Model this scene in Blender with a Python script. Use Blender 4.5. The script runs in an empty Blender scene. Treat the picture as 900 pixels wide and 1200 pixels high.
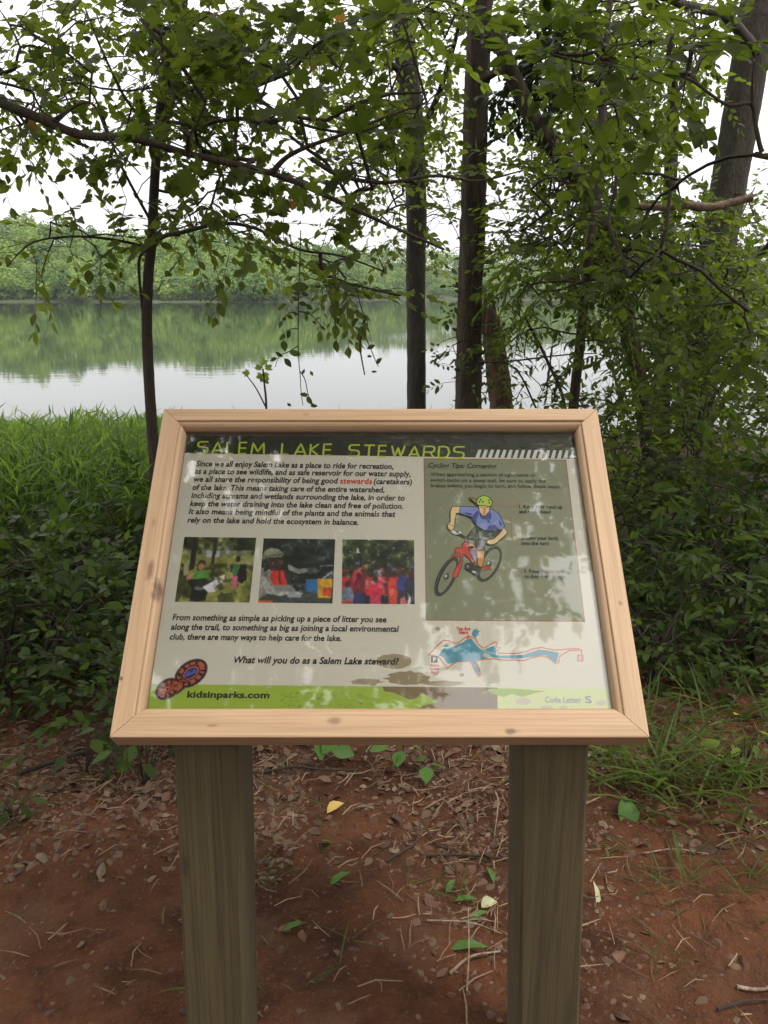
import bpy, math, random
import numpy as np
from mathutils import Vector, Matrix
from mathutils.geometry import tessellate_polygon
from mathutils import noise as mnoise

# ------------------------------------------------------------------ camera, world, sun, exposure
SC = bpy.context.scene
COL = SC.collection
F = 970.0                      # focal length in photo pixels (photo is 900 x 1200)
PITCH = math.radians(14.6)
CAMZ = 1.2
cam_data = bpy.data.cameras.new("camera")
cam = bpy.data.objects.new("camera", cam_data); COL.objects.link(cam)
cam.location = (0, 0, CAMZ)
cam.rotation_euler = (math.radians(90) - PITCH, 0, 0)
cam_data.sensor_fit = 'VERTICAL'; cam_data.sensor_height = 24.0
cam_data.lens = 24.0 * F / 1200.0
cam_data.clip_start = 0.02; cam_data.clip_end = 3000
SC.camera = cam

SUN_EL = math.radians(64); SUN_AZ = math.radians(122)      # azimuth clockwise from +Y: behind the camera, to the right
world = bpy.data.worlds.new("World"); SC.world = world; world.use_nodes = True
wn = world.node_tree; wn.nodes.clear()
wo = wn.nodes.new('ShaderNodeOutputWorld'); bg = wn.nodes.new('ShaderNodeBackground')
sky = wn.nodes.new('ShaderNodeTexSky'); sky.sky_type = 'NISHITA'; sky.sun_disc = False
sky.sun_elevation = SUN_EL; sky.sun_rotation = SUN_AZ
tc = wn.nodes.new('ShaderNodeTexCoord'); sep = wn.nodes.new('ShaderNodeSeparateXYZ')
wn.links.new(tc.outputs['Generated'], sep.inputs[0])
ramp = wn.nodes.new('ShaderNodeValToRGB')                    # overcast cloud deck: three times brighter overhead than at the horizon
ramp.color_ramp.elements[0].position = 0.0; ramp.color_ramp.elements[0].color = (0.34, 0.337, 0.35, 1)
ramp.color_ramp.elements[1].position = 1.0; ramp.color_ramp.elements[1].color = (1.0, .975, .94, 1)
wn.links.new(sep.outputs['Z'], ramp.inputs[0])
cn = wn.nodes.new('ShaderNodeTexNoise'); cn.inputs['Scale'].default_value = 2.2; cn.inputs['Detail'].default_value = 5
wn.links.new(tc.outputs['Generated'], cn.inputs['Vector'])
cmr = wn.nodes.new('ShaderNodeMapRange'); cmr.inputs[3].default_value = 33.0; cmr.inputs[4].default_value = 45.0
wn.links.new(cn.outputs['Fac'], cmr.inputs[0])
vm = wn.nodes.new('ShaderNodeVectorMath'); vm.operation = 'SCALE'
wn.links.new(ramp.outputs[0], vm.inputs[0]); wn.links.new(cmr.outputs[0], vm.inputs['Scale'])
mx = wn.nodes.new('ShaderNodeMix'); mx.data_type = 'RGBA'; mx.inputs[0].default_value = 0.88
wn.links.new(sky.outputs[0], mx.inputs[6]); wn.links.new(vm.outputs[0], mx.inputs[7])
wn.links.new(mx.outputs[2], bg.inputs[0]); bg.inputs[1].default_value = 0.10
wn.links.new(bg.outputs[0], wo.inputs[0])

sd = bpy.data.lights.new("sun", 'SUN'); sd.energy = 3.0; sd.angle = math.radians(11); sd.color = (1.0, 0.93, 0.83)
sun = bpy.data.objects.new("sun", sd); COL.objects.link(sun)
sdir = Vector((math.sin(SUN_AZ)*math.cos(SUN_EL), math.cos(SUN_AZ)*math.cos(SUN_EL), math.sin(SUN_EL)))
sun.rotation_euler = sdir.to_track_quat('Z', 'Y').to_euler()
SC.view_settings.view_transform = 'Standard'; SC.view_settings.look = 'None'
SC.view_settings.exposure = -0.22; SC.view_settings.gamma = 1.0
SC.cycles.max_bounces = 8; SC.cycles.transparent_max_bounces = 12
SC.cycles.caustics_reflective = False; SC.cycles.caustics_refractive = False

# ------------------------------------------------------------------ helpers
def ray(u, v):
    cx = (u-450.0)/F; cy = (600.0-v)/F
    s, c = math.sin(PITCH), math.cos(PITCH)
    return Vector((cx, c + cy*s, -s + cy*c))
def at(u, v, Y):                       # world point seen at photo pixel u,v at distance Y ahead
    d = ray(u, v); return Vector((0, 0, CAMZ)) + d*(Y/d.y)
def lin(c):                            # 0..255 print colour -> linear
    return tuple(((x/255)/12.92 if x/255 <= 0.04045 else ((x/255+0.055)/1.055)**2.4) for x in c)
def tag(o, label=None, cat=None, group=None, kind=None):
    if label: o['label'] = label
    if cat: o['category'] = cat
    if group: o['group'] = group
    if kind: o['kind'] = kind
    return o
def empty(name, loc=(0,0,0)):
    o = bpy.data.objects.new(name, None); COL.objects.link(o); o.location = loc; o.empty_display_size = 0.05
    return o
def link(name, me, mat=None, parent=None, keep=True):
    o = bpy.data.objects.new(name, me); COL.objects.link(o)
    if mat is not None and not me.materials: me.materials.append(mat)
    if parent is not None:
        o.parent = parent
        if keep: o.location = -Vector(parent.location)       # geometry given in world coordinates
    return o
def npmesh(name, V, Fc, smooth=False, tint=None, fcol=None):
    """V (n,3); Fc list of (m,k) int arrays"""
    me = bpy.data.meshes.new(name)
    V = np.asarray(V, dtype=np.float32)
    me.vertices.add(len(V)); me.vertices.foreach_set('co', V.ravel())
    if not isinstance(Fc, list): Fc = [Fc]
    Fc = [np.asarray(f, dtype=np.int32) for f in Fc if len(f)]
    tot = sum(f.size for f in Fc); npol = sum(len(f) for f in Fc)
    me.loops.add(tot); me.loops.foreach_set('vertex_index', np.concatenate([f.ravel() for f in Fc]))
    me.polygons.add(npol)
    lt = np.concatenate([np.full(len(f), f.shape[1], dtype=np.int32) for f in Fc])
    ls = np.concatenate([[0], np.cumsum(lt)[:-1]]).astype(np.int32)
    me.polygons.foreach_set('loop_start', ls)
    try: me.polygons.foreach_set('loop_total', lt)
    except Exception: pass
    me.update(calc_edges=True)
    me.polygons.foreach_set('use_smooth', np.full(npol, bool(smooth)))
    if tint is not None:
        a = me.attributes.new('tint', 'FLOAT', 'POINT'); a.data.foreach_set('value', np.asarray(tint, dtype=np.float32))
    if fcol is not None:
        a = me.attributes.new('ink', 'FLOAT_COLOR', 'CORNER')
        c = np.repeat(np.asarray(fcol, dtype=np.float32), lt, axis=0)
        c = np.concatenate([c, np.ones((len(c),1), np.float32)], axis=1)
        a.data.foreach_set('color', c.ravel())
    return me
def catmull(P, n=6):
    P = np.asarray(P, float)
    Q = np.vstack([2*P[0]-P[1], P, 2*P[-1]-P[-2]]); out = []
    for i in range(1, len(Q)-2):
        for k in range(n):
            t = k/n
            out.append(0.5*((2*Q[i]) + (-Q[i-1]+Q[i+1])*t + (2*Q[i-1]-5*Q[i]+4*Q[i+1]-Q[i+2])*t*t + (-Q[i-1]+3*Q[i]-3*Q[i+1]+Q[i+2])*t**3))
    out.append(P[-1]); return np.array(out)
class Tubes:
    def __init__(s): s.V = []; s.Q = []; s.T = []; s.n = 0
    def add(s, P, R, sides=6, rough=0.0, rng=None, cap=True):
        P = np.asarray(P, float); R = np.asarray(R, float) * np.ones(len(P)); m = len(P)
        tan = np.gradient(P, axis=0); tan /= np.linalg.norm(tan, axis=1)[:, None] + 1e-12
        ref = np.array([0.31, 0.95, 0.07]) if abs(tan[0][2]) > .7 else np.array([0.03, 0.05, 1.0])
        a = np.cross(tan, ref); a /= np.linalg.norm(a, axis=1)[:, None] + 1e-12
        b = np.cross(tan, a)
        th = np.linspace(0, 2*np.pi, sides, endpoint=False)
        rr = R[:, None] * np.ones(sides)
        if rough and rng is not None:
            rr = rr * (1 + rough*rng.standard_normal((m, sides))*0.5 + rough*np.sin(th*5+1)[None]*.6)
        ring = P[:, None, :] + rr[..., None]*(np.cos(th)[None, :, None]*a[:, None, :] + np.sin(th)[None, :, None]*b[:, None, :])
        s.V.append(ring.reshape(-1, 3))
        i = np.arange(m-1)[:, None]*sides; j = np.arange(sides)[None]; j2 = (j+1) % sides
        q = np.stack([i+j, i+j2, i+sides+j2, i+sides+j], -1).reshape(-1, 4) + s.n
        s.Q.append(q)
        if cap:
            tip = (m-1)*sides + s.n
            s.T.append(np.array([[tip, tip+k, tip+k+1] for k in range(1, sides-1)]))
        s.n += m*sides
    def mesh(s, name, smooth=True):
        return npmesh(name, np.vstack(s.V), [np.vstack(s.Q)] + ([np.vstack(s.T)] if s.T else []), smooth)

# leaf templates: along (0..1), side, up ; faces as triangles
def _leaf_fold(prof, droop=0.12, fold=0.18):
    V = []; T = []
    xs = [p[0] for p in prof]
    for x, w in prof: V.append((x, 0, -droop*x*x))
    n = len(prof)
    L = {}; Rr = {}
    for k in range(1, n-1):
        x, w = prof[k]
        L[k] = len(V); V.append((x+0.02, w, fold*w - droop*x*x))
        Rr[k] = len(V); V.append((x+0.02, -w, fold*w - droop*x*x))
    for side, sg in ((L, 1), (Rr, -1)):
        T.append((0, 1, side[1])[::sg])
        for k in range(1, n-2):
            T.append((k, k+1, side[k+1])[::sg]); T.append((k, side[k+1], side[k])[::sg])
        T.append((n-2, n-1, side[n-2])[::sg])
    return np.array(V, float), np.array(T)
OVATE = _leaf_fold([(0,0),(.14,.16),(.38,.275),(.62,.235),(.84,.11),(1,0)], .16)
LANCE = _leaf_fold([(0,0),(.3,.13),(.65,.11),(1,0)], .25)
BROAD = _leaf_fold([(0,0),(.08,.2),(.28,.35),(.5,.37),(.72,.25),(.88,.11),(1,0)], .14)
GRASSL = _leaf_fold([(0,0),(.4,.045),(1,0)], .35, .3)
OVATE_S = _leaf_fold([(0,0),(.42,.29),(1,0)], .12)
BLADE = _leaf_fold([(0,.0),(.2,.017),(.55,.015),(.8,.009),(1,0)], .45, .3)
def _maple():
    o = [(0,0),(.02,.22),(.2,.2),(.1,.45),(.32,.36),(.42,.56),(.52,.5),(.68,.55),(.56,.3),(.68,.22),(.78,.24),(1,0)]
    o = o + [(x,-y) for x, y in reversed(o[1:-1])]
    V = [(x, y, .12*abs(y) - .12*x*x) for x, y in o] + [(.4, 0, -.02)]
    c = len(V)-1; n = len(o)
    return np.array(V, float), np.array([(c, i, (i+1) % n) for i in range(n)])
MAPLE = _maple()
CARD = (np.array([(0,-.4,0),(0.1,.45,.1),(1,.35,-.1),(.9,-.45,.05)], float), np.array([(0,2,1),(0,3,2)]))

def unit(a): return a/(np.linalg.norm(a, axis=-1, keepdims=True)+1e-12)
class Leaves:
    def __init__(s, tmpl): s.t = tmpl; s.P = []; s.A = []; s.N = []; s.S = []; s.C = []
    def add(s, P, A, N, size, tint):
        s.P.append(np.atleast_2d(P)); s.A.append(np.atleast_2d(A)); s.N.append(np.atleast_2d(N))
        k = len(np.atleast_2d(P)); s.S.append(np.ones(k)*size); s.C.append(np.ones(k)*tint)
    def arr(s):
        P = np.vstack(s.P); A = unit(np.vstack(s.A)); N = np.vstack(s.N)
        N = unit(N - A*(N*A).sum(1, keepdims=True)); S = np.cross(N, A)
        return P, A, S, N, np.concatenate(s.S), np.concatenate(s.C)
    def build(s, name, mat, parent, individual=0, part='leaf'):
        if not s.P: return
        P, A, S, N, sz, tc_ = s.arr()
        TV, TF = s.t
        sel = np.zeros(len(P), bool)
        if individual:
            d = P - np.array([0, 0, CAMZ])
            cs, sn = math.cos(PITCH), math.sin(PITCH)
            dep = d[:,1]*cs - d[:,2]*sn; up = d[:,1]*sn + d[:,2]*cs
            u = 450 + F*d[:,0]/np.maximum(dep, .05); v = 600 - F*up/np.maximum(dep, .05)
            inf = (dep > .3) & (u > 0) & (u < 900) & (v > 0) & (v < 1200)
            scr = np.where(inf, sz/np.maximum(dep, .05), 0)
            idx = np.argsort(-scr)[:individual]; idx = idx[scr[idx] > 0]
            sel[idx] = True
            variants = []
            for t in (.1, .35, .6, .85):
                me = npmesh(part, TV, TF, True, tint=np.full(len(TV), t)); me.materials.append(mat); variants.append(me)
            base = Vector(parent.location)
            for i in idx:
                me = variants[min(3, int(tc_[i]*4))]
                o = bpy.data.objects.new(part, me); COL.objects.link(o); o.parent = parent
                M = Matrix(((A[i][0]*sz[i], S[i][0]*sz[i], N[i][0]*sz[i], P[i][0]-base.x),
                            (A[i][1]*sz[i], S[i][1]*sz[i], N[i][1]*sz[i], P[i][1]-base.y),
                            (A[i][2]*sz[i], S[i][2]*sz[i], N[i][2]*sz[i], P[i][2]-base.z), (0,0,0,1)))
                o.matrix_basis = M
        k = ~sel; P, A, S, N, sz, tc_ = P[k], A[k], S[k], N[k], sz[k], tc_[k]
        if not len(P): return
        K = len(TV)
        V = P[:,None,:] + sz[:,None,None]*(TV[None,:,0:1]*A[:,None,:] + TV[None,:,1:2]*S[:,None,:] + TV[None,:,2:3]*N[:,None,:])
        Fc = (TF[None] + (np.arange(len(P))*K)[:,None,None]).reshape(-1, TF.shape[1])
        me = npmesh(name, V.reshape(-1,3), Fc, True, tint=np.repeat(tc_, K))
        o = link(name, me, mat, parent)
        o['kind'] = 'stuff'
        return o

# ------------------------------------------------------------------ materials
def newmat(name):
    m = bpy.data.materials.new(name); m.use_nodes = True
    nt = m.node_tree; b = nt.nodes['Principled BSDF']; return m, nt, b
def N_(nt, t, **kw):
    n = nt.nodes.new(t)
    for k, v in kw.items(): setattr(n, k, v)
    return n
def mixc(nt, f, a, b, blend='MIX'):
    m = nt.nodes.new('ShaderNodeMix'); m.data_type = 'RGBA'; m.blend_type = blend
    for sock, val in ((0, f), (6, a), (7, b)):
        if isinstance(val, (int, float)): m.inputs[sock].default_value = val
        elif isinstance(val, tuple): m.inputs[sock].default_value = (*val[:3], 1)
        else: nt.links.new(val, m.inputs[sock])
    return m.outputs[2]
def noise_(nt, scale, detail=4, rough=.55, vec=None, dist=0):
    n = nt.nodes.new('ShaderNodeTexNoise'); n.inputs['Scale'].default_value = scale
    n.inputs['Detail'].default_value = detail; n.inputs['Roughness'].default_value = rough; n.inputs['Distortion'].default_value = dist
    if vec is not None: nt.links.new(vec, n.inputs['Vector'])
    return n.outputs['Fac']
def rng_(nt, f, a, b, c=0.0, d=1.0, smooth=False):
    m = nt.nodes.new('ShaderNodeMapRange'); nt.links.new(f, m.inputs[0])
    if smooth: m.interpolation_type = 'SMOOTHSTEP'
    for i, x in enumerate((a, b, c, d)): m.inputs[i+1].default_value = x
    return m.outputs[0]
def objco(nt, scale=(1,1,1)):
    t = nt.nodes.new('ShaderNodeTexCoord'); mp = nt.nodes.new('ShaderNodeMapping')
    nt.links.new(t.outputs['Object'], mp.inputs[0]); mp.inputs['Scale'].default_value = scale
    return mp.outputs[0]
def bump(nt, b, h, strength, dist):
    bn = nt.nodes.new('ShaderNodeBump'); bn.inputs['Strength'].default_value = strength; bn.inputs['Distance'].default_value = dist
    nt.links.new(h, bn.inputs['Height']); nt.links.new(bn.outputs[0], b.inputs['Normal']); return bn

def leaf_mat(name, dark, light, trans=0.45, tcol=None, rough=.45, warm=None):
    m, nt, b = newmat(name)
    at_ = N_(nt, 'ShaderNodeAttribute', attribute_name='tint')
    c = mixc(nt, at_.outputs['Fac'], dark, light)
    vec = objco(nt)
    c = mixc(nt, rng_(nt, noise_(nt, 60, 2, .5, vec), .35, .75, 0, .35), c, tuple(x*.6 for x in dark))
    if warm: c = mixc(nt, rng_(nt, at_.outputs['Fac'], .93, .97), c, warm)
    nt.links.new(c, b.inputs['Base Color']); b.inputs['Roughness'].default_value = rough
    b.inputs['Specular IOR Level'].default_value = .14
    tr = nt.nodes.new('ShaderNodeBsdfTranslucent')
    tcc = mixc(nt, 1.0, c, tcol or (2.15, 2.2, .9), 'MULTIPLY')
    nt.links.new(tcc, tr.inputs[0])
    ms = nt.nodes.new('ShaderNodeMixShader'); ms.inputs[0].default_value = trans
    nt.links.new(b.outputs[0], ms.inputs[1]); nt.links.new(tr.outputs[0], ms.inputs[2])
    nt.links.new(ms.outputs[0], nt.nodes['Material Output'].inputs[0])
    return m
M_leaf = leaf_mat('leaf_ovate', (.048,.068,.015), (.122,.15,.04), .6)
M_maple = leaf_mat('leaf_maple', (.04,.06,.014), (.1,.128,.034), .58, warm=(.2,.09,.04))
M_lime = leaf_mat('leaf_lime', (.1,.15,.03), (.2,.26,.05), .55)
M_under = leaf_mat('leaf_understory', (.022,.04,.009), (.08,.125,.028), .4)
M_right = leaf_mat('leaf_right', (.038,.06,.012), (.115,.148,.038), .56)
M_ivy = leaf_mat('leaf_ivy', (.015,.03,.012), (.035,.06,.02), .15)
M_grass = leaf_mat('grass_blade', (.06,.12,.026), (.17,.235,.07), .45)
M_dgrass = leaf_mat('grass_tuft_blade', (.045,.075,.018), (.11,.15,.045), .4)
M_far = leaf_mat('far_foliage', (.06,.12,.02), (.22,.3,.06), .25)

def bark_mat(name, a, b_, scale=1.0, lichen=None, strength=.8):
    m, nt, b = newmat(name)
    v = objco(nt, (14*scale, 14*scale, 2.2*scale)); v2 = objco(nt, (60*scale, 60*scale, 14*scale)); v3 = objco(nt, (3, 3, 1.5))
    n1 = noise_(nt, 1.5, 6, .7, v, .6); n2 = noise_(nt, 1, 4, .6, v2)
    c = mixc(nt, rng_(nt, n1, .35, .65), a, b_)
    c = mixc(nt, rng_(nt, n2, .4, .7, 0, .5), c, tuple(x*.45 for x in a))
    if lichen: c = mixc(nt, rng_(nt, noise_(nt, 2.5, 4, .6, v3), .5, .62, 0, .6), c, lichen)
    nt.links.new(c, b.inputs['Base Color']); b.inputs['Roughness'].default_value = .9
    ad = N_(nt, 'ShaderNodeMath', operation='ADD'); nt.links.new(n1, ad.inputs[0]); nt.links.new(n2, ad.inputs[1])
    bump(nt, b, ad.outputs[0], strength, .02)
    return m
M_bark = bark_mat('bark_furrowed', (.02,.012,.008), (.085,.055,.036), 1, (.06,.065,.035))
M_barkg = bark_mat('bark_grey', (.02,.016,.011), (.06,.05,.036), 1.2, (.045,.048,.028), .9)
M_barks = bark_mat('bark_young', (.025,.016,.011), (.065,.045,.032), 3, None, .4)
M_dead = bark_mat('dead_wood', (.06,.03,.02), (.16,.09,.055), 1, None, 1)
M_palewood = bark_mat('pale_broken_wood', (.2,.13,.09), (.4,.3,.22), 2, None, .6)
M_twig = bark_mat('twig_bark', (.022,.015,.011), (.05,.035,.025), 5, None, .3)

def wood_mat(name, base, dark, light, knots=(), fine=1.0, rough=.55, rgh=0.15, streak=.5):
    """sawn timber, grain along local X"""
    m, nt, b = newmat(name)
    v = objco(nt, (1.6, 75*fine, 75*fine)); v2 = objco(nt, (.9, 14*fine, 14*fine)); v3 = objco(nt, (5, 300*fine, 300*fine))
    n1 = noise_(nt, 1, 4, .6, v, .25); n2 = noise_(nt, 1, 3, .5, v2, .3); n3 = noise_(nt, 1, 3, .6, v3)
    c = mixc(nt, rng_(nt, n2, .3, .7), base, light)
    c = mixc(nt, rng_(nt, n1, .45, .75, 0, streak), c, dark)
    c = mixc(nt, rng_(nt, n3, .45, .62, 0, .4), c, dark)
    raw = objco(nt)
    for (p, r, kc, stretch) in knots:
        mp = nt.nodes.new('ShaderNodeMapping'); nt.links.new(raw, mp.inputs[0])
        mp.vector_type = 'TEXTURE'; mp.inputs['Location'].default_value = p; mp.inputs['Scale'].default_value = (r*stretch, r, r*3)
        wob = N_(nt, 'ShaderNodeTexNoise'); wob.inputs['Scale'].default_value = 90; nt.links.new(raw, wob.inputs['Vector'])
        ln = N_(nt, 'ShaderNodeVectorMath', operation='LENGTH'); nt.links.new(mp.outputs[0], ln.inputs[0])
        ad = N_(nt, 'ShaderNodeMath', operation='ADD'); nt.links.new(ln.outputs['Value'], ad.inputs[0]); nt.links.new(wob.outputs['Fac'], ad.inputs[1])
        c = mixc(nt, rng_(nt, ad.outputs[0], .75, 1.6, .8, 0, True), c, kc)
    nt.links.new(c, b.inputs['Base Color']); b.inputs['Roughness'].default_value = rough
    bump(nt, b, n1, rgh, .003)
    return m

def flat_mat(name, col, rough=.6):
    m, nt, b = newmat(name); b.inputs['Base Color'].default_value = (*col, 1); b.inputs['Roughness'].default_value = rough
    return m

# ------------------------------------------------------------------ terrain
WATER = -1.42
def smst(a, b, x):
    t = np.clip((x-a)/(b-a), 0, 1); return t*t*(3-2*t)
def shore(x):  return 425 + 230*smst(-62, -20, x) + 14*np.sin(x*.031) + 6*np.sin(x*.13)
def lown(x, y): return np.sin(x*1.7+.4*np.sin(y*2.1))*np.cos(y*1.3+.7*np.sin(x*.9))
def gz_arr(x, y):
    x = np.asarray(x, float); y = np.asarray(y, float)
    near = -0.055*np.maximum(y-1.6, 0) - .0035*np.maximum(y-3, 0)**2
    near = near + .05*lown(x*.5, y*.5)*smst(1.5, 4, y) + .012*lown(x*2.3, y*2.9) + .006*lown(x*6.1+2, y*5.3)
    near = near + .22*smst(.9, 3.0, x)*smst(2.2, 4.0, y)*(1-smst(9, 15, y))
    near = near - 1.2*smst(11, 20, y)
    near = np.maximum(near, -3.0)
    sh = shore(x)
    hl = (30 - 9*smst(-200, -60, x)) * (1-smst(-62, -20, x)) + 29*smst(-62, -20, x)
    far = -3 + 2.6*smst(sh-25, sh+1.5, y) + (hl+3.0*lown(x*.02, y*.02)+2.5*np.sin(x*.055+1))*smst(sh+2, sh+120, y)
    far = far + (near*0) + 40*smst(1300, 2600, y)*.2
    return np.where(y > 60, far, near)
def gz(x, y): return float(gz_arr(x, y))
def warp(n, lo, hi, c, k):
    t = np.linspace(math.asinh((lo-c)/k), math.asinh((hi-c)/k), n); return c + k*np.sinh(t)
def vn(x, y, seed):
    x = np.asarray(x, float); y = np.asarray(y, float); xi = np.floor(x).astype(np.int64); yi = np.floor(y).astype(np.int64); fx = x-xi; fy = y-yi
    fx = fx*fx*(3-2*fx); fy = fy*fy*(3-2*fy)
    def h(a, b):
        n = (a*374761393 + b*668265263 + seed*974711) & 0xffffffff; n = ((n ^ (n >> 13))*1274126177) & 0xffffffff; return ((n ^ (n >> 16)) & 0xffff)/32767.5 - 1
    return (h(xi,yi)*(1-fx)+h(xi+1,yi)*fx)*(1-fy)+(h(xi,yi+1)*(1-fx)+h(xi+1,yi+1)*fx)*fy
def relief(x, y):
    f = 1-smst(3.2, 5.5, np.asarray(y, float)); lump = np.maximum(0, vn(x*4.1, y*4.1, 9))
    return f*(.018*vn(x*3.1, y*3.1, 1)+.011*vn(x*9, y*9, 2)+.007*vn(x*21, y*21, 3)*(.5+lump)+.006*vn(x*47, y*47, 4)*(.25+1.2*lump)+.014*lump)
def build_ground():
    def axis(a, b, st, lo, hi, n):
        c = np.arange(a, b, st); l = a - st*np.sinh(np.linspace(0, math.asinh((a-lo)/st), n))[1:][::-1]; r = c[-1] + st*np.sinh(np.linspace(0, math.asinh((hi-c[-1])/st), n))[1:]
        return np.concatenate([l, c, r])
    xs = axis(-1.8, 1.8, .0145, -1500, 1500, 90); ys = axis(1.0, 3.3, .0135, -400, 2600, 170)
    X, Y = np.meshgrid(xs, ys); Z = gz_arr(X, Y)
    m = (Y > .3) & (Y < 5.6) & (np.abs(X) < 5); Z[m] += relief(X[m], Y[m])
    V = np.stack([X, Y, Z], -1).reshape(-1, 3); nx = len(xs); ny = len(ys)
    i = np.arange(ny-1)[:,None]*nx; j = np.arange(nx-1)[None]
    Q = np.stack([i+j, i+j+1, i+nx+j+1, i+nx+j], -1).reshape(-1, 4)
    me = npmesh('ground', V, Q, True)
    m, nt, b = newmat('red_clay_ground')
    v = objco(nt); 
    n1 = noise_(nt, 2.2, 6, .6, v); n2 = noise_(nt, 14, 6, .65, v); n3 = noise_(nt, 90, 4, .6, v); n4 = noise_(nt, 35, 5, .7, v)
    c = mixc(nt, rng_(nt, n1, .35, .65), (.034,.013,.006), (.122,.046,.02))
    c = mixc(nt, rng_(nt, n2, .45, .7, 0, .7), c, (.026,.011,.006))
    c = mixc(nt, rng_(nt, n3, .55, .75, 0, .6), c, (.15,.08,.045))
    c = mixc(nt, rng_(nt, noise_(nt, 6, 5, .6, v), .52, .7, 0, .6), c, (.1,.055,.032))
    sp = N_(nt, 'ShaderNodeSeparateXYZ'); nt.links.new(v, sp.inputs[0])
    # leaf mould under the plants, farther off
    yy = N_(nt, 'ShaderNodeMath', operation='ADD'); nt.links.new(sp.outputs['Y'], yy.inputs[0])
    nn = rng_(nt, n1, .3, .7, -.6, .6); nt.links.new(nn, yy.inputs[1])
    c = mixc(nt, rng_(nt, yy.outputs[0], 2.3, 3.2), c, (.05,.036,.022))
    c = mixc(nt, rng_(nt, yy.outputs[0], 60, 80), c, (.05,.062,.028))
    nt.links.new(c, b.inputs['Base Color']); b.inputs['Roughness'].default_value = .95
    b.inputs['Specular IOR Level'].default_value = .2
    ad = N_(nt, 'ShaderNodeMath', operation='ADD'); nt.links.new(n4, ad.inputs[0]); nt.links.new(n3, ad.inputs[1])
    bump(nt, b, ad.outputs[0], .9, .012)
    o = link('ground', me, m); tag(o, kind='structure')
build_ground()
def build_water():
    xs = warp(60, -1500, 1500, 0, 30); ys = warp(60, 9, 1200, 9, 30)
    X, Y = np.meshgrid(xs, ys); V = np.stack([X, Y, X*0+WATER], -1).reshape(-1,3); nx = len(xs); ny = len(ys)
    i = np.arange(ny-1)[:,None]*nx; j = np.arange(nx-1)[None]
    me = npmesh('lake_water', V, np.stack([i+j, i+j+1, i+nx+j+1, i+nx+j], -1).reshape(-1,4), True)
    m, nt, b = newmat('lake_water')
    b.inputs['Base Color'].default_value = (.035,.045,.03,1); b.inputs['Roughness'].default_value = .03; b.inputs['IOR'].default_value = 1.333
    b.inputs['Specular IOR Level'].default_value = .5
    n1 = noise_(nt, 1, 3, .5, objco(nt, (.6, 1.6, 1))); n2 = noise_(nt, 1, 2, .5, objco(nt, (.03, .12, 1)))
    mul = N_(nt, 'ShaderNodeMath', operation='MULTIPLY'); nt.links.new(n1, mul.inputs[0]); nt.links.new(rng_(nt, n2, .35, .7, .25, 1), mul.inputs[1])
    bump(nt, b, mul.outputs[0], .22, .012)
    link('lake_water', me, m)['kind'] = 'structure'
build_water()

def build_far():
    rng = np.random.default_rng(5)
    pts = []
    for x0, x1, sp, n in ((-330, -25, 7.2, 1), (-70, 420, 9.0, 1)):
        x = x0
        while x < x1:
            d = -.5
            while d < 120:
                xx = x + rng.uniform(-.45,.45)*sp; yy = shore(xx) + d + rng.uniform(-.4,.4)*sp
                pts.append((xx, yy, d)); d += sp*(1.05 if d < 40 else 1.35)
            x += sp
    L = Leaves(CARD); T = Tubes()
    for (x, y, d) in pts:
        z0 = gz(x, y); edge = d < 9
        H = rng.uniform(9, 22)*(.75 if edge else 1); W = rng.uniform(4.2, 8.6)*(.8 if edge else 1)
        m_ = 40 if x < 0 else 18; tone = rng.uniform(0, 1)
        for q in range(7):
            a = q*2*math.pi/6 + tone*6; top = q == 6
            c0 = np.array([x + (0 if top else math.cos(a)*W*.55), y + (0 if top else math.sin(a)*W*.55), z0 + H*(.72 if top else rng.uniform(.38,.62))]); rl = W*rng.uniform(.48,.66)
            dirs = unit(rng.standard_normal((m_, 3)) + np.array([0,-.25,.35]))
            P = c0 + dirs*rl*rng.uniform(.8, 1.05, (m_,1)); P[:,2] = np.maximum(P[:,2], z0+.3)
            Nn = unit(dirs + .3*rng.standard_normal((m_,3)) + np.array([0,0,.15]))
            A = np.cross(Nn, rng.standard_normal((m_,3)))
            L.add(P, A, Nn, rng.uniform(.85, 1.45, m_), np.clip(tone*.85 - .1 + rng.uniform(-.1,.2,m_) + .22*dirs[:,2]*0, 0, 1))
        if edge:
            m_ = 26; dirs = unit(rng.standard_normal((m_, 3)) + np.array([0,-.6,.2])); P = np.array([x, y-1, z0+1.6]) + dirs*np.array([3.4,1.5,1.8]); P[:,2] = np.maximum(P[:,2], WATER+.3)
            L.add(P, np.cross(dirs, rng.standard_normal((m_,3))), dirs, rng.uniform(1,1.7,m_), rng.uniform(0,.6,m_))
        if edge: T.add([(x,y,z0-1),(x+rng.uniform(-.5,.5),y,z0+H*.6)], [.25,.12], 4)
    o = L.build('far_woodland', M_far, None)
    o.parent = None
    tag(o, 'green hillside woodland of rounded tree crowns along the far shore of the lake', 'woodland', kind='stuff')
    o.location = (0,0,0)
    t = link('woodland_trunks', T.mesh('woodland_trunks'), M_barkg, o)
    t['kind'] = 'stuff'
Leaves_build = Leaves.build
build_far()

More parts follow.
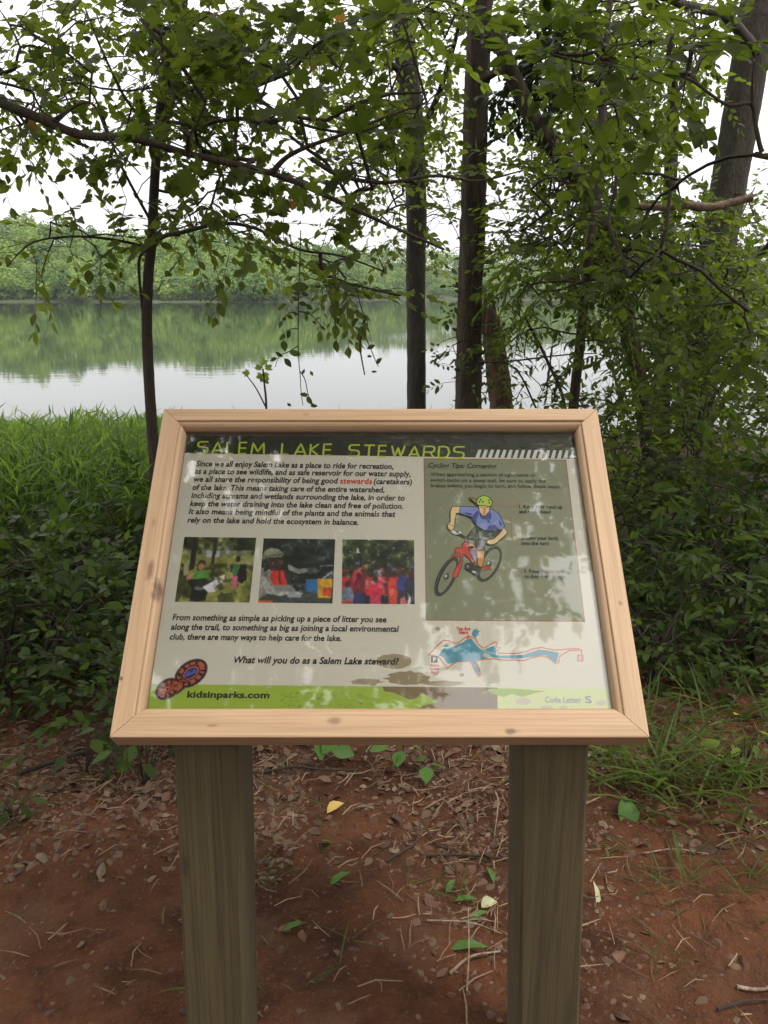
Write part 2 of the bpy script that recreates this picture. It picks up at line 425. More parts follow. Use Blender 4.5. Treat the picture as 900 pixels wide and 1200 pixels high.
# ------------------------------------------------------------------ trees
def scatter(poly, n, y0, y1, seed, clump=0.0, ncl=None, jit=18):
    """random points whose directions fall inside an outline, spread through a depth range (clustered)"""
    rng = np.random.default_rng(seed); poly = [tuple(p) for p in poly]
    us = [p[0] for p in poly]; vs = [p[1] for p in poly]
    def inside(u, v):
        c = False; j = len(poly)-1
        for i in range(len(poly)):
            if (poly[i][1] > v) != (poly[j][1] > v) and u < (poly[j][0]-poly[i][0])*(v-poly[i][1])/(poly[j][1]-poly[i][1])+poly[i][0]: c = not c
            j = i
        return c
    out = []; cl = []
    if ncl:
        while len(cl) < ncl:
            u, v = rng.uniform(min(us), max(us)), rng.uniform(min(vs), max(vs))
            if inside(u, v): cl.append((u, v, rng.uniform(y0, y1)))
    while len(out) < n:
        if cl and rng.random() < clump:
            c = cl[rng.integers(len(cl))]; u = c[0]+rng.normal()*jit; v = c[1]+rng.normal()*jit*.7; Y = c[2]+rng.normal()*.18
        else:
            u, v, Y = rng.uniform(min(us), max(us)), rng.uniform(min(vs), max(vs)), rng.uniform(y0, y1)
        if inside(u, v):
            p = at(u, v, Y)
            if p.z > gz(p.x, p.y)+.05: out.append(p)
    return np.array(out)
def fill(root, nodes, targets, lf, seed, kind='alt', size=.055, nl=8, L=.3, up=.25, rmax=.0075, droop=.05, sd=.5, trim=None, nstep=.14, tintc=(0,1), sag=.1):
    """grow twigs from the limb nodes to every target and set a leafy spray on each; returns twig tubes"""
    rng = np.random.default_rng(seed)
    nodes = [np.array(p, float) for p in nodes]; base_n = len(nodes)
    NP = np.zeros((base_n + len(targets)*40, 3)); NP[:base_n] = nodes; cnt = base_n
    parent = {}; load = {}; segs = []
    d0 = np.array([np.min(np.linalg.norm(NP[:base_n]-t, axis=1)) for t in targets])
    sprays = []
    for ti in np.argsort(d0):
        t = np.array(targets[ti]); dd = np.linalg.norm(NP[:cnt]-t, axis=1); dd = dd + .25*np.maximum(0, NP[:cnt,2]-t[2]) * 0
        i = int(np.argmin(dd)); p = NP[i]; dist = dd[i]
        n = int(min(30, max(2, math.ceil(dist/nstep)))); prev = i; seg = [i]
        mid = (p+t)/2 + rng.normal(size=3)*.09*dist + np.array([0,0,sag*dist])
        for k in range(1, n+1):
            s = k/n; q = (1-s)**2*p + 2*s*(1-s)*mid + s*s*t + (rng.normal(size=3)*.006 if k < n else 0)
            NP[cnt] = q; parent[cnt] = prev; seg.append(cnt); prev = cnt; cnt += 1
        segs.append(seg)
        dr = t - NP[seg[-2]]; sprays.append((t, dr/(np.linalg.norm(dr)+1e-9), seg[-1]))
    load = np.zeros(cnt); 
    for (_, _, e) in sprays:
        k = e
        while k in parent: load[k] += 1; k = parent[k]
    T = Tubes()
    for seg in segs:
        R = [min(rmax, .0016*(max(load[k], load[seg[1]] if k < base_n else 1))**.55) for k in seg]
        R[0] = R[1]
        T.add(NP[seg], R, 4 if max(R) < .008 else 6)
    for t, d, _ in sprays:
        rnd = rng.normal(size=3)*.55; rnd[2] *= .4
        d = unit(d*.8 + rnd + np.array([0,0,-droop]))
        nrm = unit(np.array([0,0,1.]) + rng.normal(size=3)*up)
        ln = L*rng.uniform(.6, 1.25); n = max(3, int(nl*rng.uniform(.7, 1.3)))
        if kind == 'rosette':
            for k in range(n):
                th = 2*np.pi*k/n + rng.uniform(-.3,.3); side = unit(np.cross(nrm, d))
                A = d*math.cos(th) + side*math.sin(th) + np.array([0,0,-.25])
                lf.add(t + A*.01, A, nrm + rng.normal(size=3)*sd*.6, size*rng.uniform(.7,1.2), rng.uniform(*tintc))
            continue
        side = unit(np.cross(nrm, d)); s = np.linspace(0, 1, 5)[:,None]
        path = t + d*ln*s + np.array([0,0,-1])*droop*ln*1.2*s**2
        T.add(path, np.linspace(.0016, .0007, 5), 3, cap=False)
        tb = rng.uniform(*tintc)
        for k in range(n):
            s_ = (k+.6)/n; p = t + d*ln*s_ + np.array([0,0,-1])*droop*ln*1.2*s_**2
            dd = unit(d + np.array([0,0,-1])*droop*2.4*s_)
            if kind == 'pinnate':
                for sg in (1,-1):
                    A = unit(dd*.35 + side*sg + np.array([0,0,-.2]))
                    lf.add(p, A, nrm + rng.normal(size=3)*sd*.4, size*(1-.35*abs(s_-.45))*rng.uniform(.9,1.1), np.clip(tb+rng.uniform(-.1,.1),0,1))
            else:
                sg = 1 if k % 2 else -1
                A = unit(dd*(.65+.3*s_) + side*sg*(.9-.4*s_) + rng.normal(size=3)*.22 + np.array([0,0,-.05]))
                pet = .3*size if kind == 'maple' else .08*size
                lf.add(p+A*pet, A, nrm + rng.normal(size=3)*sd, size*rng.uniform(.45,1.25)*(.75+.35*math.sin(s_*3)), np.clip(tb*.6+rng.uniform(-.05,.45),0,1))
        lf.add(p, dd, nrm + rng.normal(size=3)*sd, size*rng.uniform(.8,1.1), tb)
    return T
def thing(name, label, cat, base, group=None):
    o = empty(name, base); tag(o, label, cat, group); return o
def grow(name, label, cat, trunk, rad, bark, group=None, limbs=(), fills=(), sides=14, rough=.05, seed=1, individual=0, sub=8, extend=None):
    """trunk: world points from the ground up; limbs: [(points, r0, r1)]; fills: list of dicts for fill()"""
    rng = np.random.default_rng(seed)
    trunk = [Vector(p) for p in trunk]
    root = thing(name, label, cat, trunk[0], group)
    P = catmull([tuple(p) for p in trunk], sub)
    R = np.interp(np.linspace(0, 1, len(P)), np.linspace(0, 1, len(rad)), rad)
    T = Tubes(); T.add(P, R, sides, rough, rng); link('trunk', T.mesh('trunk'), bark, root)
    nodes = [p for p in P if p[2] > P[0][2]+.5] or [P[-1]]
    for pts, r0, r1 in limbs:
        Q = catmull([tuple(p) for p in pts], 6); Tl = Tubes(); Tl.add(Q, np.linspace(r0, r1, len(Q)), 8, rough, rng)
        link('limb', Tl.mesh('limb'), bark, root); nodes += list(Q)
    tw = None
    for k, f in enumerate(fills):
        f = dict(f); tg = f.pop('targets'); mat = f.pop('mat'); tmpl = f.pop('tmpl'); ind = f.pop('individual', individual)
        lf = Leaves(tmpl); t = fill(root, nodes, tg, lf, seed*13+k, **f)
        link('twigs', t.mesh('twigs'), M_twig, root)['kind'] = 'stuff'
        lf.build('foliage', mat, root, ind)
    return root
def px(*L): return [at(u, v, Y) for (u, v, Y) in L]
def grounded(pts, dx=0):
    p = pts[0]; x, y = p.x+dx, p.y
    g = gz(x, y)
    return [Vector((x, y, g-.06)), Vector((x*.5+p.x*.5, y, (g+p.z)*.5))] + pts if p.z-g > .3 else [Vector((x, y, g-.06))] + pts

# slender tree left of the sign
tr = grounded(px((181,540,3.7),(176,470,3.7),(172,380,3.7),(174,320,3.7),(178,280,3.7),(182,200,3.72),(190,110,3.75),(204,50,3.8),(216,0,3.85),(232,-120,3.95)), -.01)
tr.append(tr[-1]+Vector((.1,.1,.9)))
grow('slender_tree', 'slender young tree with thin brown trunk rising just left of the sign frame', 'tree', tr, [.030,.026,.023,.021,.018,.015,.009], M_barks,
  limbs=[(px((175,296,3.7),(190,278,3.68),(215,272,3.6),(260,262,3.5),(300,268,3.45),(350,292,3.4),(400,300,3.35),(450,318,3.3)), .011,.003),
         (px((176,291,3.7),(150,284,3.6),(110,278,3.5),(70,278,3.4),(35,286,3.3),(8,312,3.25)), .007,.002),
         (px((170,386,3.7),(165,345,3.68),(163,305,3.66),(172,292,3.66)), .0055,.007),
         (px((214,42,3.8),(240,60,3.7),(275,92,3.6),(340,140,3.5),(415,155,3.4),(470,135,3.4)), .011,.003),
         (px((183,150,3.72),(150,120,3.65),(120,60,3.6),(100,10,3.6)), .008,.003),
         (px((178,262,3.7),(140,190,3.6),(105,105,3.5),(60,100,3.45)), .007,.002)],
  fills=[dict(targets=np.vstack([scatter([(45,258),(120,262),(200,262),(160,300),(120,322),(45,325),(20,300)], 22, 3.2, 3.9, 11),
                                 scatter([(180,225),(330,235),(430,285),(480,320),(478,352),(400,345),(330,320),(250,290),(195,300)], 72, 3.1, 4.0, 12, .5, 12),
                                 scatter([(20,0),(330,0),(320,150),(260,225),(150,240),(75,195),(30,110)], 165, 3.2, 4.8, 13, .5, 22)]),
              mat=M_leaf, tmpl=OVATE, size=.054, nl=9, L=.25, individual=280)], seed=3)

# low limb that reaches in from a maple standing out of frame on the left
mt = [Vector((-2.75,3.0,gz(-2.75,3.0)-.05)), Vector((-2.7,3.0,.9)), Vector((-2.62,3.02,2.0)), Vector((-2.6,3.05,3.4)), Vector((-2.5,3.1,5.5))]
grow('maple_tree', 'maple on the left edge sending a long dark limb slanting down across the top left', 'tree', mt, [.13,.12,.1,.08,.05], M_bark,
  limbs=[([Vector((-2.62,3.02,2.25))]+px((-250,60,3.05),(-90,85,3.05),(0,120,3.05),(50,140,3.05),(95,158,3.05),(160,163,3.05),(220,180,3.05),(300,198,3.05),(350,215,3.05),(415,245,3.05),(452,262,3.08),(520,292,3.2)), .021,.005),
         (px((318,203,3.05),(335,185,3.02),(360,172,3.0),(400,158,3.0),(445,140,3.0),(500,120,3.0)), .010,.003),
         (px((365,186,3.02),(400,206,3.0),(450,214,3.0),(510,206,3.0),(560,212,3.0),(612,200,3.0)), .009,.0025),
         (px((60,142,3.05),(105,120,2.9),(130,165,2.85),(165,205,2.8)), .006,.002)],
  fills=[dict(targets=scatter([(170,0),(530,0),(515,80),(490,160),(440,240),(330,225),(260,230),(210,160),(0,150),(0,90),(130,80)], 170, 2.7, 4.2, 21, .6, 26),
              mat=M_maple, tmpl=MAPLE, kind='maple', size=.066, nl=6, L=.2, up=.3, individual=230),
         dict(targets=scatter([(-30,0),(160,0),(150,70),(60,170),(75,200),(40,205),(-30,170)], 75, 2.8, 3.8, 22, .4, 8),
              mat=M_leaf, tmpl=OVATE, size=.048, nl=9, L=.22, individual=60)], seed=5)

# straight middle trunk
t487 = grounded(px((488,478,7),(488,400,7),(487,330,7),(488,260,7),(486,190,7),(481,120,7),(475,60,7),(471,0,7),(466,-120,7)))
t487 += [t487[-1]+Vector((-.1,.2,1.6)), t487[-1]+Vector((-.2,.3,3.6))]
grow('grey_tree', 'straight grey trunk behind the sign, left one of the two tall trunks', 'tree', t487, [.09,.082,.079,.08,.085,.09,.085,.07,.04], M_barkg,
  limbs=[(px((484,170,7),(510,120,6.6),(530,60,6.3),(545,0,6.1)), .03,.01), (px((478,90,7),(440,60,6.7),(410,20,6.6)), .03,.01), (px((488,250,7),(470,240,6.5),(430,262,6.2)), .012,.004)],
  fills=[dict(targets=np.vstack([scatter([(340,60),(400,0),(538,0),(536,240),(500,300),(440,280),(390,220)], 300, 5.0, 8.5, 31, .5, 30, 20),
                                 scatter([(440,230),(550,230),(550,310),(500,320),(450,300)], 18, 6.5, 8, 32)]),
              mat=M_leaf, tmpl=OVATE, size=.062, nl=11, L=.36, individual=40)], seed=7)

# furrowed tall trunk
t555 = grounded(px((549,478,6),(550,400,6),(552,320,6),(555,240,6),(557,160,6),(560,80,6),(563,0,6),(568,-120,6)))
t555 += [t555[-1]+Vector((.1,.1,1.8)), t555[-1]+Vector((.2,.2,4.2))]
grow('furrowed_tree', 'tall dark furrowed trunk right of the middle, thicker one beside the broken snag', 'tree', t555, [.105,.095,.09,.085,.083,.08,.078,.075,.05], M_bark, sides=26, rough=.07,
  limbs=[(px((559,100,6),(580,85,5.8),(610,80,5.6),(650,60,5.5)), .03,.012), (px((562,30,6),(530,5,5.7),(500,-30,5.4)), .02,.01)],
  fills=[dict(targets=scatter([(570,40),(640,40),(670,110),(610,145),(575,125)], 90, 5.5, 6.2, 41), mat=M_ivy, tmpl=OVATE, size=.06, nl=12, L=.2, up=.6),
         dict(targets=scatter([(438,-10),(556,-10),(548,18),(510,60),(470,35),(450,50)], 26, 3.4, 4.2, 42), mat=M_lime, tmpl=OVATE, size=.06, nl=7, L=.24)], seed=9)
def ivy(label, poly, Y0, Y1, n, seed, trunkpt, mat=M_under, size=.05):
    root = thing('ivy', label, 'vine', Vector(trunkpt)); lf = Leaves(OVATE)
    tg = scatter(poly, n, Y0, Y1, seed)
    nodes = [Vector(trunkpt)+Vector((0,0,k*.12)) for k in range(8)]
    T = fill(root, nodes, tg, lf, seed, size=size, nl=7, L=.16, up=.7, sd=.7)
    link('vine_stem', T.mesh('vine_stem'), M_twig, root); lf.build('foliage', mat, root, 120)
ivy('ivy and small leaves climbing the foot of the furrowed trunk', [(505,400),(540,330),(575,340),(580,478),(508,478)], 5.6, 6.3, 46, 43, at(550,478,5.88))

# broken snag
sg = grounded(px((588,478,6.5),(583,430,6.5),(578,395,6.5),(574,372,6.5)), .03)
root = thing('broken_snag', 'reddish dead broken trunk with jagged top leaning beside the furrowed tree', 'dead tree', sg[0])
rg = np.random.default_rng(8); T = Tubes(); P = catmull([tuple(p) for p in sg], 8); T.add(P, np.linspace(.11,.07,len(P)), 18, .12, rg, cap=False)
link('trunk', T.mesh('trunk'), M_dead, root)
T = Tubes(); tp = np.array(sg[-1])
for k in range(7):
    a = k*2*math.pi/7; o_ = np.array([math.cos(a), math.sin(a), 0])*.052; h_ = [.03,.17,.08,.05,.24,.1,.06][k]
    T.add([tp+o_-np.array([0,0,.12]), tp+o_+np.array([0,0,.0]), tp+o_*(.75)+np.array([0,0,h_])], [.034,.03,.002], 5, .2, rg)
link('splinter', T.mesh('splinter'), M_dead, root)

# thin dark tree with feathery leaves
t672 = grounded(px((672,478,5),(680,400,5),(686,340,5),(690,300,5),(700,230,5.1),(705,160,5.2),(708,80,5.3),(715,0,5.4),(722,-90,5.5)))
grow('thin_dark_tree', 'thin dark leaning tree with feathery compound leaves above the right corner of the frame', 'tree', t672, [.035,.031,.028,.026,.022,.018,.014], M_barks,
  limbs=[(px((683,345,5),(673,310,4.9),(655,285,4.8),(610,270,4.7)), .010,.003),
         (px((688,330,5),(720,320,4.8),(770,300,4.6)), .010,.003)],
  fills=[dict(targets=scatter([(592,330),(700,300),(745,330),(740,440),(700,420),(640,410),(600,420)], 70, 4.3, 5.8, 51), kind='pinnate', mat=M_right, tmpl=LANCE, size=.072, nl=9, L=.34, droop=.3, individual=200),
         dict(targets=scatter([(585,180),(720,160),(760,320),(660,330),(600,320),(575,250)], 210, 4.3, 6.6, 52, .5, 18), mat=M_right, tmpl=OVATE, size=.058, nl=11, L=.32, individual=60)], seed=11)
grow('forked_sapling', 'thin bare forked stem leaning left behind the top right of the sign frame', 'sapling',
  grounded(px((662,478,4.6),(640,420,4.6),(622,385,4.6),(615,370,4.6))), [.011,.009,.006], M_barks,
  limbs=[(px((628,478,4.7),(610,440,4.7),(592,425,4.7),(570,425,4.7)), .006,.003),(px((560,425,4.8),(600,423,4.8),(660,416,4.8),(700,414,4.8)), .006,.003)],
  fills=[dict(targets=scatter([(600,430),(660,425),(660,478),(600,478)], 22, 4.3, 5, 53), mat=M_right, tmpl=OVATE, size=.045, nl=6, L=.16)], seed=12)
# ivy clad leaning limb
lp = px((762,520,5.9),(735,380,5.9),(705,270,5.8),(680,212,5.7),(655,180,5.6),(628,145,5.5),(606,100,5.5),(590,60,5.4),(578,20,5.4))
lp = grounded(lp)
grow('leaning_tree', 'thick dark tree leaning to the upper left, wrapped in ivy near its top', 'tree', lp, [.07,.065,.06,.055,.05,.04], M_bark,
  fills=[dict(targets=scatter([(620,70),(690,80),(760,130),(780,260),(720,330),(640,260),(610,150)], 280, 5.9, 7.4, 61, .5, 20), mat=M_right, tmpl=OVATE, size=.062, nl=11, L=.32, individual=80),
         dict(targets=scatter([(735,285),(790,290),(790,345),(745,345)], 44, 5.6, 6.1, 62), mat=M_ivy, tmpl=OVATE, size=.05, nl=12, L=.14, up=.8)], seed=13)

# big grey trunk on the right
tb = grounded(px((812,560,8),(815,470,8),(824,400,8),(838,310,8),(850,240,8),(866,150,8),(882,50,8),(893,-20,8),(915,-140,8)))
tb += [tb[-1]+Vector((.4,.2,2.2)), tb[-1]+Vector((.7,.2,4.5))]
grow('big_grey_tree', 'largest grey trunk at the far right, leaning slightly right against the sky', 'tree', tb, [.2,.18,.165,.16,.155,.155,.15,.14,.08], M_barkg, sides=26,
  limbs=[(px((886,60,7.8),(850,20,7),(800,5,6.5),(730,-20,6)), .05,.02),(px((826,380,8),(850,330,7.6),(890,300,7.3),(930,250,7)), .05,.02)],
  fills=[dict(targets=np.vstack([scatter([(585,0),(840,0),(840,90),(800,150),(700,150),(640,60)], 270, 5.5, 9, 71, .5, 34),
                      scatter([(830,235),(900,215),(900,480),(760,500),(770,380),(800,300)], 250, 5.8, 9.5, 72, .5, 26)]),
              mat=M_right, tmpl=OVATE, size=.068, nl=13, L=.4, individual=60)], seed=15)
t775 = grounded(px((775,520,7),(776,440,7),(779,380,7),(781,300,7),(786,200,7),(789,120,7),(785,40,7)))
grow('understory_tree', 'straight slim trunk half hidden in leaves left of the largest grey trunk', 'tree', t775, [.08,.07,.06,.05,.03], M_bark,
  fills=[dict(targets=np.vstack([scatter([(700,240),(860,240),(880,330),(850,430),(720,420),(690,330)], 290, 4.8, 7.6, 73, .5, 30),
                                 scatter([(720,330),(900,300),(900,520),(740,500)], 90, 6, 9, 74)]),
              mat=M_right, tmpl=OVATE, size=.06, nl=12, L=.36, individual=100)], seed=16)
# broad leaves nearest, from a tree out of frame at the right
th = [Vector((2.35,3.4,gz(2.35,3.4)-.05)), Vector((2.3,3.4,1.2)), Vector((2.25,3.45,2.6)), Vector((2.2,3.5,4.6))]
grow('hickory_tree', 'tree with crooked dark bough and large broad leaves across the top right corner', 'tree', th, [.09,.08,.07,.04], M_bark,
  limbs=[([Vector((2.28,3.42,1.6))]+px((905,185,3.5),(893,178,3.5),(886,150,3.5),(880,122,3.5),(850,122,3.45),(800,90,3.4),(740,92,3.4),(680,95,3.35)), .012,.003),
         (px((893,178,3.5),(884,140,3.5),(882,90,3.5),(890,40,3.5)), .007,.003)],
  fills=[dict(targets=scatter([(620,0),(850,0),(855,60),(870,110),(800,125),(780,160),(740,210),(690,190),(650,110)], 90, 3.0, 4.4, 81, .5, 16),
              mat=M_right, tmpl=BROAD, size=.066, nl=8, L=.28, individual=260),
         dict(targets=scatter([(690,190),(790,190),(830,290),(900,300),(900,420),(840,400),(700,330)], 60, 3.6, 4.8, 82, .5, 14),
              mat=M_right, tmpl=BROAD, size=.06, nl=8, L=.28, individual=40)], seed=17)
T = Tubes(); bp = px((738,240,4.4),(775,243,4.35),(800,240,4.35),(830,243,4.3),(858,237,4.3),(881,231,4.3))
root = thing('broken_branch', 'pale broken branch hung up among leaves in front of the largest grey trunk', 'branch', bp[0])
T.add(catmull([tuple(p) for p in bp], 6), np.linspace(.016,.02,31), 8, .25, np.random.default_rng(3)); link('limb', T.mesh('limb'), M_palewood, root)

# overhead canopy (seen reflected in the cover of the sign, and shading the clearing)
def canopy(name, label, trunkxy, seed, cells, size=.11, r=.16, top=9, bark=M_bark):
    rng = np.random.default_rng(seed); x, y = trunkxy; g = gz(x, y)
    tr = [Vector((x, y, g-.1)), Vector((x+.1, y, g+2)), Vector((x+.05, y+.1, g+4.5)), Vector((x, y, top))]
    tg = []; limbs = []
    for (cx, cy, cz, rx, ry, rz, n) in cells:
        limbs.append(([Vector((x+.07, y+.05, min(cz, 4.2)*.85)), Vector(((x+cx)/2, (y+cy)/2, cz*.95)), Vector((cx, cy, cz))], r*.4, .015))
        q = unit(rng.standard_normal((n,3)))*rng.uniform(0,1,(n,1))**.4*np.array([rx,ry,rz]) + np.array([cx,cy,cz]); tg.append(q)
    grow(name, label, 'tree', tr, [r, r*.9, r*.8, r*.4], bark, limbs=limbs,
      fills=[dict(targets=np.vstack(tg), mat=M_leaf, tmpl=OVATE_S, size=size, nl=17, L=.55, nstep=.4, individual=0)], seed=seed)
canopy('shade_tree', 'tall shade tree out of frame at left whose boughs close over the sign', (-3.4,.6), 91,
   [(-2.0,1.5,5.4,2.2,1.8,.8,300),(-.6,.0,6.2,1.7,1.5,.8,330),(-1.4,-1.6,5.0,1.7,1.2,.8,200),(-1.8,-1.2,5.5,2,1.6,.9,220),(.0,2.2,6.3,1.8,1.6,.8,300),(-3.6,-.8,4.6,1.6,1.6,1,160)], .12)
canopy('spreading_tree', 'spreading tree out of frame at right whose boughs arch high over the clearing', (4.2,2.4), 92,
   [(2.4,3.0,5.2,1.9,1.8,.8,220),(1.2,4.4,5.6,2.0,1.6,.8,200),(3.4,2.6,4.8,1.3,1.2,.9,120),(-1.2,4.8,5.6,2.0,1.6,.8,200),(1.0,1.6,6.6,1.3,1.3,.5,120),(.7,-.25,6.1,.9,1.0,.5,120),(1.3,1.0,6.0,.9,.9,.5,150),(.3,.7,5.5,1.3,.7,.4,190),(-.7,-.6,5.4,1.2,.7,.4,150)], .12)
canopy('added_rear_tree', 'unseen tree added behind the viewer to shade the ground', (-.8,-4.6), 93,
   [(-.9,-3.6,4.2,2.4,1.5,1.6,260),(-1.6,-3.0,1.7,2.2,.7,1.4,170),(2.2,-3.4,1.6,1.8,.8,1.3,140),(-3.6,-3.4,3.6,1.8,1.5,1.8,200),(3.6,-4.8,3.2,2.2,1.4,1.8,200)], .12)  # added crowns, never in view: block sky light from behind the camera

# ------------------------------------------------------------------ understorey
def shrub(label, u, v, Y, rx, h, n, seed, name='shrub', mat=M_under, tmpl=OVATE, size=.07, L=.22, nl=7, kind='alt', ind=60, lift=.35, ry=None, up=.3, group='low shrubs under the trees'):
    """u,v: where the shrub's middle stands in view; it is rooted on the ground below"""
    size *= .74; n = int(n*1.35); nl = int(nl*1.35)
    p = at(u, v, Y); x, y = p.x, p.y; g = gz(x, y); rng = np.random.default_rng(seed)
    root = thing(name, label, 'shrub', (x, y, g), group)
    T = Tubes(); nodes = []
    for k in range(5):
        a = rng.uniform(0, 6.28); tip = np.array([x+math.cos(a)*rx*.5, y+math.sin(a)*rx*.4, g+h*rng.uniform(.55,.8)])
        Q = catmull([(x+rng.normal()*.02, y+rng.normal()*.02, g-.03), (x+math.cos(a)*rx*.12, y+math.sin(a)*rx*.1, g+h*.35), tuple(tip)], 5)
        T.add(Q, np.linspace(.007,.003,len(Q)), 5); nodes += list(Q[4:])
    link('stem', T.mesh('stem'), M_twig, root)
    q = unit(rng.standard_normal((n,3)))*rng.uniform(.15,1,(n,1))**.5
    q = q*np.array([rx, ry or rx*.7, h*.5]) + np.array([x, y, g+h*.55]); q[:,2] = np.maximum(q[:,2], g+.05)
    lf = Leaves(tmpl); t = fill(root, nodes, q, lf, seed, kind=kind, size=size, nl=nl, L=L, up=up)
    link('twigs', t.mesh('twigs'), M_twig, root)['kind'] = 'stuff'
    lf.build('foliage', mat, root, ind)
    return root
S = shrub
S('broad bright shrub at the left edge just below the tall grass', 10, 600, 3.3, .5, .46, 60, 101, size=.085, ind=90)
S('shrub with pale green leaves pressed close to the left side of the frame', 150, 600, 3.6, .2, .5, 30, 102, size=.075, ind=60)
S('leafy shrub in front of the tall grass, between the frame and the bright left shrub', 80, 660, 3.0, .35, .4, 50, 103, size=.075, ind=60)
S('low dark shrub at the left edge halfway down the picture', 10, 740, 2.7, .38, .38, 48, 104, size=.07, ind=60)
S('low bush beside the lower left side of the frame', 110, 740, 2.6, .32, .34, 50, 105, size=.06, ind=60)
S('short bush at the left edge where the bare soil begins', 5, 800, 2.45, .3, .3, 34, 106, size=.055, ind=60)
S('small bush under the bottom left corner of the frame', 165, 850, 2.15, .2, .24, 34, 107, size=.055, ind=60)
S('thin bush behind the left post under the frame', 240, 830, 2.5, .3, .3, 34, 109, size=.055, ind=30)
S('shrub hidden mostly behind the left half of the sign', 330, 640, 3.3, .5, .55, 40, 110, ind=0)
S('shrub hidden mostly behind the middle of the sign', 480, 640, 3.6, .6, .6, 40, 111, ind=0)
S('shrub hidden mostly behind the right half of the sign', 610, 640, 3.4, .5, .6, 40, 112, ind=0)
S('tall dark shrub touching the upper right side of the frame', 745, 560, 4.2, .5, 1.0, 80, 121, mat=M_right, ind=60)
S('tall shrub at the right edge below the largest grey trunk', 870, 560, 4.3, .6, 1.0, 90, 122, mat=M_right, ind=60)
S('dark shrub between the right side of the frame and the bright seedlings', 760, 640, 3.5, .42, .7, 70, 123, mat=M_right, ind=60)
S('shrub with layered broad leaves at the right edge', 880, 650, 3.3, .45, .7, 70, 124, mat=M_under, size=.085, ind=90)
S('leafy shrub in the middle of the undergrowth right of the sign', 815, 640, 3.7, .4, .75, 60, 125, ind=60)
S('low shrub of narrow drooping leaves beside the lower right of the frame', 780, 730, 2.9, .36, .5, 60, 126, tmpl=LANCE, size=.09, ind=90)
S('low shrub of narrow leaves at the right edge above the clay bank', 880, 745, 2.8, .36, .48, 60, 127, tmpl=LANCE, size=.09, ind=90)
S('small pale green shrub against the lower right side of the frame', 765, 795, 2.5, .17, .36, 34, 128, mat=M_under, size=.05, ind=90)
S('little shrub standing alone at the top of the clay bank', 835, 800, 2.6, .22, .26, 30, 129, size=.05, ind=60)
S('far shrub deep in shade behind the right undergrowth', 820, 500, 6.2, .9, 1.2, 90, 130, mat=M_right, ind=0, size=.09)
S('far shrub in shade at the right edge behind everything', 930, 500, 6.4, 1.1, 1.6, 110, 131, mat=M_right, ind=0, size=.09)
S('far shrub behind the top right corner of the frame', 720, 520, 5.8, .6, .8, 60, 132, mat=M_right, ind=0, size=.08)
S('low bush at waterside behind the broken snag', 625, 500, 7.5, .7, .5, 40, 133, mat=M_right, ind=0, size=.08)
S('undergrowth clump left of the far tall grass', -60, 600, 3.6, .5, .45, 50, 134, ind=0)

# ivy wall of leaves low on the right, dark ground layer
def groundcover():
    rng = np.random.default_rng(77); lf = Leaves(OVATE_S)
    n = 9000
    y = 2.2 + rng.uniform(0, 1, n)**1.4*9; x = rng.uniform(-1.0, 1.05, n)*(.62*y+.3)
    keep = (np.abs(x - .05) > .0) & ((y > 2.55) | (x < -.75) | (x > 1.0) | (rng.random(n) < .15)) & ((x > -.6) | (rng.random(n) < .9))
    x, y = x[keep], y[keep]; g = gz_arr(x, y); n = len(x)
    z = g + .02 + rng.uniform(0, 1, n)**2*.22
    A = rng.standard_normal((n,3)); A[:,2] *= .25
    lf.add(np.stack([x,y,z],-1), A, np.array([0,0,1.])+rng.standard_normal((n,3))*.35, rng.uniform(.03,.075,n), rng.uniform(0,1,n))
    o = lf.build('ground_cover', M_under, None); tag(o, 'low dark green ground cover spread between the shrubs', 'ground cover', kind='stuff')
groundcover()
def tall_grass():
    rng = np.random.default_rng(78); lf = Leaves(GRASSL); T = Tubes()
    n = 6500
    y = rng.uniform(3.7, 10.5, n); x = -rng.uniform(.02, 1, n)*(.6*y)+.2*rng.random(n); x = np.where(rng.random(n) < .2, x + 2.2, x)
    k = (x < .2 + .18*y*(rng.random(n) < .25)); x, y = x[k], y[k]; g = gz_arr(x, y)
    for i in range(len(x)):
        h = max(.1, min(.62, 1.18-.151*y[i]-g[i]+.03*math.sin(x[i]*2.3)))*rng.uniform(.75,1.1); lean = rng.normal(size=2)*.09
        T.add([(x[i],y[i],g[i]), (x[i]+lean[0]*.4,y[i]+lean[1]*.4,g[i]+h*.5), (x[i]+lean[0],y[i]+lean[1],g[i]+h)], [.0022,.0018,.0009], 3, cap=False)
        m = 10; s = rng.uniform(.15, 1, m); P = np.stack([x[i]+lean[0]*s, y[i]+lean[1]*s, g[i]+h*s], -1)
        a = rng.uniform(0, 6.28, m); A = np.stack([np.cos(a), np.sin(a), rng.uniform(.4, 2.2, m)], -1)
        lf.add(P, A, np.array([0,0,1.])+rng.standard_normal((m,3))*.4, rng.uniform(.09,.17,m), np.clip(rng.uniform(0,1,m)*.6+.4*rng.random(),0,1))
    o = lf.build('tall_grass', M_grass, None); tag(o, 'bright green tall grass filling the bank between the shrubs and the lake', 'grass', kind='stuff')
    link('grass_stems', T.mesh('grass_stems'), M_grass, o)['kind'] = 'stuff'
tall_grass()

